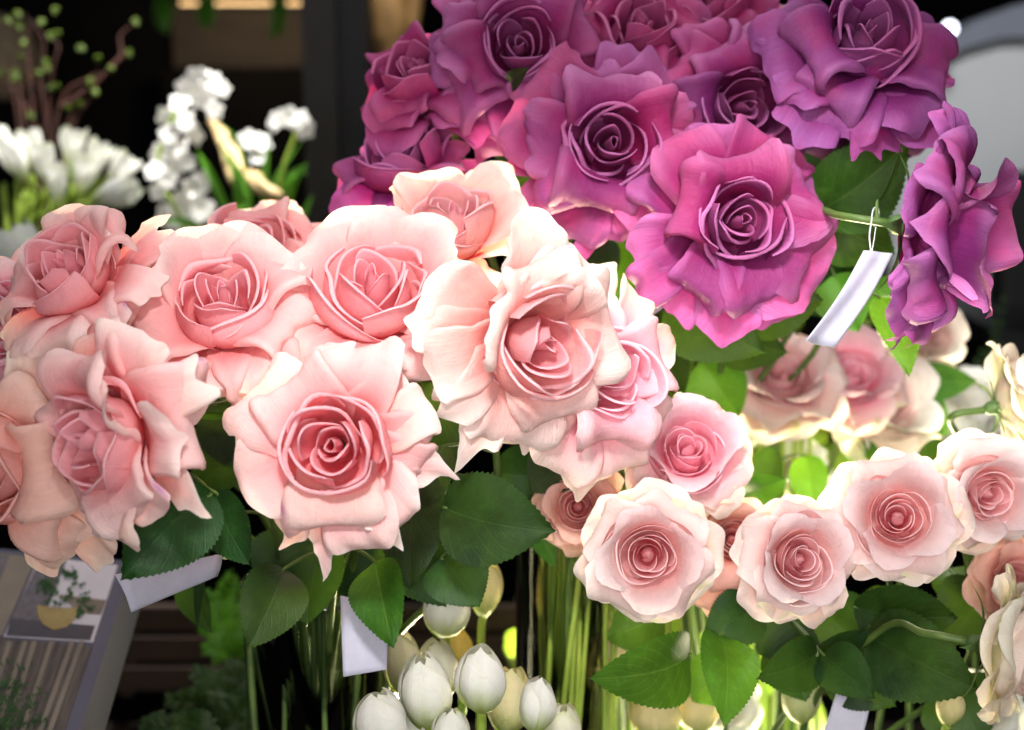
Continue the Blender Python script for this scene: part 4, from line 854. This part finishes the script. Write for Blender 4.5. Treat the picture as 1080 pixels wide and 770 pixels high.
# ------------------------------------------------------------------ orchid, strap leaves, driftwood
orc = thing('orchid_spray', 'blurred white orchid spray arching up in the middle of the dark corner', 'orchid', P(200, 260, 1.5))
V, F, uv = tube(spline([P(215, 280, 1.52), P(185, 220, 1.52), (P(165, 180, 1.52)), P(185, 120, 1.52), P(215, 85, 1.52)], 24), .0025, 6); link_mesh('stem', V, F, M['stem'], orc)
rg = random.Random(12)
def blossom(root, px, py, d, r, name='blossom', mat='orchid'):
    mb = MB(); c = P(px, py, d); k = pxm(d) * r; Z = nrm(-FWD + RIGHT * rg.uniform(-.5, .5) + UP * rg.uniform(-.5, .5)); X = nrm(np.cross([0.1, .3, 1], Z)); Y = np.cross(Z, X); a0 = rg.random() * 6
    for q in range(5):
        V, F, uv = outer_petal(a0 + q * 1.257, 1.0, .55 if q % 2 else .42, [(0, 80), (.5, 84), (1, 105)], r0=.03, cup=.3, roll=.3, rnd=.5, rp=2, nu=7, nv=8, base=.3)
        mb.add((V * k) @ np.stack([X, Y, Z]) + c, F, uv, (.9, .9, .88))
    V, F, uv = outer_petal(a0 + .6, .4, .2, [(0, 20), (1, 60)], nu=5, nv=5); mb.add((V * k) @ np.stack([X, Y, Z]) + c, F, uv, (.9, .85, .4))
    mb.build(name, M[mat], root)
for x, y, r in [(222, 86, 13), (208, 82, 13), (234, 94, 10), (196, 92, 12), (214, 104, 13), (190, 108, 13), (226, 116, 11), (176, 122, 12), (196, 128, 13), (206, 142, 12), (178, 142, 12), (190, 156, 13), (170, 162, 12), (186, 172, 12), (163, 180, 12), (176, 190, 12), (198, 172, 10), (166, 202, 10)]:
    blossom(orc, x, y, 1.5 + rg.uniform(-.03, .03), r)
o2 = thing('orchid_spray', 'greyish white orchid spray low behind the pink roses, under the tall one', 'orchid', P(210, 300, 1.55))
for x, y, r in [(205, 200, 16), (190, 215, 15), (212, 222, 16), (178, 228, 15), (196, 238, 15), (215, 190, 12)]:
    blossom(o2, x, y, 1.55 + rg.uniform(-.03, .03), r)
V, F, uv = tube(spline([P(200, 300, 1.57), P(200, 240, 1.57), P(208, 195, 1.57)], 12), .0025, 6); link_mesh('stem', V, F, M['stem'], o2)
o3 = thing('white_flower', 'white drooping flower on a bent green stem next to the dark post', 'flower', P(300, 230, 1.5))
for x, y, r in [(292, 128, 12), (304, 124, 13), (316, 126, 12), (321, 136, 12)]: blossom(o3, x, y, 1.48, r)
V, F, uv = tube(spline([P(288, 240, 1.5), P(298, 180, 1.5), P(312, 140, 1.5), P(305, 128, 1.5)], 20), .0022, 6); link_mesh('stem', V, F, M['stem'], o3)
o4 = thing('white_flower', 'pale blurred flower between the driftwood and the bent stem', 'flower', P(270, 220, 1.6))
for x, y, r in [(262, 148, 12), (276, 150, 12), (272, 165, 10)]: blossom(o4, x, y, 1.6, r)
V, F, uv = tube(spline([P(280, 240, 1.6), P(276, 190, 1.6), P(270, 150, 1.6)], 12), .002, 6); link_mesh('stem', V, F, M['stem'], o4)
st = thing('strap_leaf_plant', 'bright green strap leaved plant behind the upright pink roses', 'plant', P(260, 260, 1.52))
for (b, m_, t, wd) in [((255, 260), (225, 190), (208, 158), 9), ((250, 260), (250, 190), (232, 150), 9), ((285, 260), (300, 195), (325, 172), 10), ((290, 260), (312, 185), (324, 184), 10), ((270, 260), (285, 200), (318, 148), 6), ((280, 250), (280, 190), (284, 140), 6), ((230, 260), (200, 235), (160, 232), 8), ((262, 250), (256, 160), (228, 126), 4), ((245, 260), (262, 215), (250, 170), 10), ((210, 270), (240, 225), (268, 215), 10), ((300, 260), (318, 230), (330, 205), 8)]:
    p = spline([P(*b, 1.52), P(*m_, 1.5), P(*t, 1.5)], 14); k = pxm(1.5) * wd / 2; V = []; 
    for i in range(14):
        S0 = nrm(np.cross(nrm(p[min(13, i + 1)] - p[max(0, i - 1)]), -FWD)); ww = k * math.sin(math.pi * (.15 + .83 * i / 13)) 
        for s in (-1, 0, 1): V.append(p[i] + S0 * ww * s + FWD * abs(s) * -ww * .3)
    link_mesh('strap_leaf', V, grid_faces(14, 3), M['strap'], st)
dw = MB()
for q, (ph, rr_) in enumerate(((0, .0065), (2.1, .0055), (4.0, .005))):
    base_ = spline([P(222, 126, 1.56), P(236, 150, 1.55), P(250, 178, 1.53), P(272, 194, 1.5), P(298, 208, 1.48)], 40)
    tt = np.linspace(0, 1, 40)[:, None]; off = .007 * np.sin(math.pi * tt * .9 + .1)
    pth = base_ + RIGHT * np.cos(tt * 7 + ph) * off + UP * np.sin(tt * 7 + ph) * off
    V, F, uv = tube(pth, [rr_ * .5, rr_, rr_ * 1.3, rr_ * .5], 10); dw.add(V + wave_noise(V, 12, rg) * .002, F, uv)
tag(dw.build('driftwood', M['drift'], None), 'pale twisted driftwood leaning among the green strap leaves', 'driftwood')

# ------------------------------------------------------------------ white chrysanthemum-like roses behind, lit foliage
for i, (x, y, r, lab) in enumerate([(1000, 446, 32, 'blurred white rose in the gap above the largest small rose'), (958, 452, 26, 'blurred white rose left in the gap between small roses'), (842, 492, 20, 'cream rose added as glow between the stems under the twin blurred roses'), (782, 440, 18, 'cream rose added as glow left of the twin blurred roses'), (1048, 452, 28, 'blurred white rose at the right of the gap, behind the green sepals'), (1028, 418, 22, 'blurred white rose highest in the gap'), (760, 740, 24, 'cream rose lit from behind at the bottom, beside the dark drooping leaf'), (590, 690, 20, 'dim cream rose behind the glass vase at the bottom'), (1040, 745, 24, 'cream rose at the bottom in the shade near the corner')]):  # the two cream ones by the twins are added for the warm glow
    rose(lab, x, y, 1.2 if i < 6 else 1.05, (rg.uniform(-.3, .3), .4), r, 'white', 'white', 'small', seed=600 + i, group='white roses behind the bouquets', stem=[(x, y + 150, 1.22 if i < 6 else 1.08), (x, 960, 1.22)], name='white_rose')
M['leaf_glow'] = leaf_mat('glow_tinted_leaf', (90, 108, 38), (128, 138, 62), .25, .5, (200, 200, 110))  # the warm glow behind the stems is put into the leaf colour
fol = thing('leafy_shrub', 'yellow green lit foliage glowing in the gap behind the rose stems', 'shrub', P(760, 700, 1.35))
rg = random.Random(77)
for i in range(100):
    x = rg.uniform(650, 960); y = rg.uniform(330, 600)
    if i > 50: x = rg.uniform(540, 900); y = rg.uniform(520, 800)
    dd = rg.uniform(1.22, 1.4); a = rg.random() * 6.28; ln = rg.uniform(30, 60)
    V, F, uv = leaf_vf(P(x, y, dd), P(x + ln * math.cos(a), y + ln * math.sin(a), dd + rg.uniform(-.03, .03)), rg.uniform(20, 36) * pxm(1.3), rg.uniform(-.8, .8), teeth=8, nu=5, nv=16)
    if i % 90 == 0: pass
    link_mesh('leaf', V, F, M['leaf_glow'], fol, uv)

# ------------------------------------------------------------------ display board with printed pictures
bTL, bTR, bBR = P(-80, 574, 1.05), P(140, 592, 1.0), P(80, 790, .86)
bn = nrm(np.cross(bBR - bTR, bTL - bTR)); bn = bn if np.dot(bn, -FWD) > 0 else -bn
def onb(px, py, off=0.):
    r = P(px, py, 1.0) - CAM; t = np.dot(bTR + bn * off - CAM, bn) / np.dot(r, bn); return CAM + r * t
bd = thing('display_board', 'thick grey display board with printed plant pictures, lying aslant at the lower left', 'board', bBR)
def slab(name, poly, off, th, mat, side=None):
    a = np.array([onb(x, y, off) for x, y in poly]); b = a - bn * th; n = len(a)
    F = [list(range(n)), list(range(n, 2 * n))[::-1]] + [(i, i + n, (i + 1) % n + n, (i + 1) % n) for i in range(n)]
    return link_mesh(name, np.vstack([a, b]), F, M[mat], bd, smooth=False)
M['board'] = plain_mat('board_grey', (96, 96, 112), .45, (84, 84, 98), 6)
M['pr_white'] = plain_mat('print_pale', (206, 204, 210), .35, (192, 190, 198), 20)
M['pr_tweed'] = plain_mat('print_tweed', (120, 116, 120), .35, (86, 84, 90), 260)
M['pr_pot'] = plain_mat('print_pot', (168, 150, 100), .4, (120, 104, 66), 30)
M['pr_leaf'] = plain_mat('print_green', (64, 98, 52), .35, (36, 62, 34), 200)
M['pr_dark'] = plain_mat('print_dark', (84, 82, 88), .35)
M['pr_curtain'] = plain_mat('print_curtain', (106, 98, 92), .4, (66, 60, 58), 60, stretch=(6, .5, .5))
M['pr_cream'] = plain_mat('print_cream', (142, 134, 120), .4, (112, 104, 94), 12)
slab('board', [(-200, 560), (140, 592), (76, 800), (-260, 780)], 0, .03, 'board')
slab('printed_curtain', [(-150, 660), (97, 682), (62, 790), (-200, 780)], .001, .0008, 'pr_curtain')
for x0, x1 in [(8, -28), (24, -12), (34, 0), (52, 16), (74, 34), (84, 44)]:
    slab('printed_stripe', [(x0, 676), (x0 + 5, 676.5), (x1 + 5, 786), (x1, 786)], .0016, .0004, 'pr_cream')
slab('printed_side_picture', [(-150, 565), (38, 588), (2, 670), (-180, 655)], .001, .0008, 'pr_cream')
slab('printed_side_wall', [(-150, 565), (10, 586), (-16, 650), (-180, 655)], .0016, .0004, 'pr_tweed')
card = slab('printed_card', [(42, 587), (124, 596), (98, 677), (4, 671)], .0012, .0008, 'pr_white')
slab('printed_wall', [(43, 588), (70, 591), (44, 655), (12, 652)], .0018, .0004, 'pr_tweed')
slab('printed_table', [(12, 652), (100, 660), (95, 675), (6, 670)], .0018, .0003, 'pr_dark')
slab('printed_pot', [(39, 638), (60, 641), (82, 641), (79, 652), (70, 661), (56, 664), (45, 658), (40, 650)], .0024, .0004, 'pr_pot')
slab('printed_sill', [(62, 627), (112, 633), (106, 648), (84, 646)], .0019, .0003, 'pr_cream')
rg = random.Random(3); mb = MB()
for i in range(150):
    cl = rg.choice([(55, 612, 9, 6), (68, 603, 10, 5), (75, 606, 8, 5), (48, 622, 9, 5), (64, 626, 12, 6), (80, 618, 10, 6), (88, 630, 8, 5), (94, 640, 6, 5), (60, 634, 14, 4), (84, 645, 4, 6), (45, 615, 5, 4)])
    x, y = rg.gauss(cl[0], cl[2] * .5), rg.gauss(cl[1], cl[3] * .5); r = rg.uniform(1.0, 2.6); m_ = 6; off = .0026 + .00001 * i
    mb.add([onb(x + r * math.cos(q * 1.047 + i), y + r * .8 * math.sin(q * 1.047 + i), off) for q in range(m_)], [list(range(m_))])
mb.build('printed_bonsai', M['pr_leaf'], bd, False)
mb = MB()
for i in range(240):
    t = rg.random(); br = rg.choice([(-4, 770, 30, 696), (0, 780, 44, 730), (-4, 760, 8, 700), (-10, 770, 50, 760), (5, 770, 20, 720)])
    x = br[0] + (br[2] - br[0]) * t + rg.gauss(0, 4); y = br[1] + (br[3] - br[1]) * t + rg.gauss(0, 4); a = rg.uniform(-2.4, -.4); ln = rg.uniform(4, 9); off = .0022 + .00001 * i
    dx, dy = math.cos(a), math.sin(a); mb.add([onb(x, y, off), onb(x + dx * ln / 2 - dy * 1.1, y + dy * ln / 2 + dx * 1.1, off), onb(x + dx * ln, y + dy * ln, off), onb(x + dx * ln / 2 + dy * 1.1, y + dy * ln / 2 - dx * 1.1, off)], [(0, 1, 2, 3)])
mb.build('printed_rosemary', M['pr_leaf'], bd, False)

# ------------------------------------------------------------------ the place behind
def tbox(name, x0, x1, y0, y1, d, th, mat, parent=None, ax=True):
    """box whose front face spans these photograph edges at depth d"""
    a, b = P(x0, y1, d), P(x1, y0, d); c = (a + b) / 2
    h = (abs(b[0] - a[0]) / 2, th / 2, abs(b[2] - a[2]) / 2)
    c = c + np.array([0, th / 2, 0]); V, F = box_vf(c, h); return link_mesh(name, V, F, M[mat], parent, smooth=False)
wl = tbox('wall', -1400, 2400, -900, 2200, 3.2, .1, 'wall'); wl['kind'] = 'structure'
tb = thing('display_table', 'dark table the vases and the board stand on', 'table', (0, 1.1, TABLE_Z)); V, F = box_vf((0, .95, TABLE_Z - .02), (1.4, .42, .02)); link_mesh('table_top', V, F, M['table'], tb, smooth=False)
for sx in (-1.3, 1.3):
    for yy in (.58, 1.3): V, F = box_vf((sx, yy, TABLE_Z - .04 - .35), (.03, .03, .35)); link_mesh('leg', V, F, M['table'], tb, smooth=False)
fl = MB().add(*box_vf((0, 1.5, TABLE_Z - .76), (4, 3, .02))).build('floor', M['wall'], None, False); fl['kind'] = 'structure'
ps = thing('post', 'dark wooden post standing behind the roses, left of the purple bouquet', 'post', P(357, 900, 1.95))
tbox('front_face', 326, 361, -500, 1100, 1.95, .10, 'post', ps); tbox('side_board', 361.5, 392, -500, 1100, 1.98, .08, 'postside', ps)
tk = P(415, 110, 2.05)
V, F, uv = tube(spline([P(396, -80, 2.05), P(402, 0, 2.05), P(412, 40, 2.05), P(420, 90, 2.05), P(428, 300, 2.05)], 24), [.03, .034, .03, .02, .02], 12)
tag(link_mesh('branch', V + wave_noise(V, 6, rg) * .004, F, M['bark']), 'thick pale brown branch standing between the dark post and the purple roses', 'branch')
V, F, uv = tube(spline([P(440, -80, 2.1), P(436, 0, 2.1), P(432, 60, 2.1), P(440, 300, 2.1)], 20), .014, 10)
tag(link_mesh('branch', V, F, M['bark']), 'thinner brown branch close behind the thick pale one', 'branch')
sh = thing('lit_shelf', 'wooden shelf along the top with a warm lamp strip under its edge', 'shelf', P(250, 0, 2.5))
tbox('shelf_board', 186, 326, -30, 2, 2.5, .3, 'woodwall', sh); tbox('lamp_strip', 190, 324, 2.2, 4.5, 2.49, .01, 'warm', sh)
bp_ = tbox('wall_panel', 182, 326, 4, 71, 2.9, .04, 'woodwall'); bp_['kind'] = 'structure'
bp2 = tbox('wall_panel', 176, 326, 72, 300, 2.88, .04, 'wall'); bp2['kind'] = 'structure'
for i, (x, ln, lab) in enumerate([(172, 34, 'green leaves hanging dim at the left end of the shelf'), (216, 30, 'yellow green leaves hanging under the left half of the lit shelf'), (293, 40, 'yellow green leaves hanging under the right half of the lit shelf')]):
    hp = thing('hanging_plant', lab, 'plant', P(x, 0, 2.45))
    for q in range(9):
        V, F, uv = leaf_vf(P(x + rg.uniform(-7, 7), rg.uniform(-6, 4), 2.45), P(x + rg.uniform(-9, 9), ln + rg.uniform(-14, 3), 2.45), 9 * pxm(2.45), rg.uniform(-.8, .8), teeth=2, nu=5, nv=12); link_mesh('leaf', V, F, M['strap'], hp, uv)
M['brownwood'] = plain_mat('crate_wood', (48, 31, 22), .8, (32, 21, 14), 14, .001, stretch=(1, 1, 8))
cr = thing('filler_crate', 'dim brown crate added to fill the dark behind the board and the fern', 'crate', P(215, 720, 1.45))  # added to fill the dark gap with a brownish shape
for yy in (640, 672, 704): tbox('slat', 120, 560, yy, yy + 26, 1.45, .012, 'brownwood', cr)
tbox('corner_post', 124, 136, 632, 740, 1.466, .02, 'brownwood', cr); tbox('corner_post', 544, 556, 632, 740, 1.466, .02, 'brownwood', cr)
# pale panel at the right
def slab3(name, poly, d, th, mat, parent=None):
    a = np.array([P(x, y, d) for x, y in poly]); b = a + np.array([0, th, 0]); n = len(a)
    F = [list(range(n))[::-1], list(range(n, 2 * n))] + [(i, (i + 1) % n, (i + 1) % n + n, i + n) for i in range(n)]
    return link_mesh(name, np.vstack([a, b]), F, M[mat], parent, smooth=False)
pn = thing('curved_screen', 'large pale grey curved screen at the right, behind the purple roses', 'screen', P(1060, 345, 2.4))
slab3('screen_face', [(940, 110), (985, 72), (1020, 52), (1056, 42), (1300, 38), (1300, 345), (940, 345)], 2.4, .05, 'panel', pn)
slab3('screen_rim', [(930, 105), (986, 50), (1030, 22), (1080, 4), (1300, -30), (1300, 36), (1056, 40), (1020, 50), (985, 70), (940, 108), (930, 180)], 2.38, .05, 'panelrim', pn)
lm = thing('small_lamp', 'tiny bright white lamp against the black at the upper right', 'lamp', P(1002, 30, 2.3))
V, F = lathe(P(1002, 30, 2.3), [(.0001, -.006), (.010, -.003), (.011, 0), (.008, .004), (.0001, .006)], 16, -FWD); link_mesh('bulb', V, F, M['bright'], lm)
V, F = lathe(P(1002, 30, 2.3), [(.0001, -.03), (.012, -.028), (.013, -.004), (.011, -.003)], 16, -FWD); link_mesh('housing', V, F, M['black'], lm)
ch = thing('chair', 'black rounded chair back at the right edge, in front of the pale panel', 'chair', P(1100, 420, 2.0))
slab3('backrest', [(1056, 420), (1058, 290), (1062, 240), (1070, 205), (1086, 184), (1200, 172), (1220, 420)], 2.0, .06, 'black', ch)
slab3('seat', [(1050, 350), (1230, 350), (1230, 372), (1050, 372)], 1.8, .4, 'black', ch)
tag(MB().add(*lathe(P(-2, 58, 2.2), [(.0001, -.07), (.04, -.065), (.062, -.03), (.066, .0), (.05, .05), (.0001, .066)], 24)).build('clay_pot', plain_mat('beige_clay', (150, 130, 104), .7), None), 'blurred beige rounded pot at the left edge behind the twigs', 'pot')

# ------------------------------------------------------------------ lamps of the shop, and unseen lamps added to brighten parts of it
spot('ceiling_spot_left', P(250, -2000, .2), P(430, 400, .78), 25, (1, .965, .935), 36, 1.0, .05)
spot('ceiling_spot_right', P(880, -1300, .35), P(830, 300, .84), 25, (1, .965, .94), 34, 1.0, .05)
area('soft_ceiling', P(500, -1000, .8), P(560, 385, .9), .9, 5, (1, .97, .97))
area('front_fill', P(440, 0, -.5), P(580, 430, .8), .6, 11, (1, .965, .95))  # unseen soft fill, added because the rose hearts were too dark
spot('front_fill_right', P(1250, 150, .05), P(850, 540, .88), 13, (1, .97, .95), 36, 1.0, .08)  # unseen fill added for the small roses from the right
area('under_light', P(660, 830, 1.22), P(650, 570, .98), .2, 9, (1, .88, .5), 80)
area('under_light_right', P(850, 815, 1.3), P(830, 480, 1.1), .2, 4.5, (1, .9, .6), 90)
spot('under_light_left', P(380, 850, 1.12), P(350, 640, .93), 9, (1, .92, .6), 60, 1.0, .05)  # added to brighten the stems in the left vase
spot('back_spot', P(820, -300, 2.4), P(780, 500, 1.2), 45, (1, .9, .7), 40, .8, .05)
spot('back_fill_right', P(1180, -400, 1.9), P(1000, 450, 1.2), 55, (1, .97, .94), 24, .8, .05)  # unseen lamp added to whiten the roses in the right gap
spot('back_spot_left', P(180, -900, 1.3), P(160, 200, 1.6), 190, (1, .97, .94), 36, .8, .05)
spot('white_rose_fill', P(1250, 100, .3), P(1005, 440, 1.2), 30, (1, .98, .95), 14, 1.0, .05)  # narrow lamp added to lift the shaded white roses
spot('branch_fill', P(500, -900, 1.6), P(415, 40, 2.05), 70, (1, .9, .7), 16, .8, .05)  # unseen lamp added so that the pale branch shows
spot('panel_fill', P(1100, -900, 1.4), P(1080, 240, 2.4), 62, (.98, .98, 1), 50, .9, .1)  # unseen lamp added to brighten the pale screen
spot('shelf_lamp', P(255, 6, 2.55), P(255, 70, 2.9), 5.0, (1, .8, .55), 120, .8, .05)
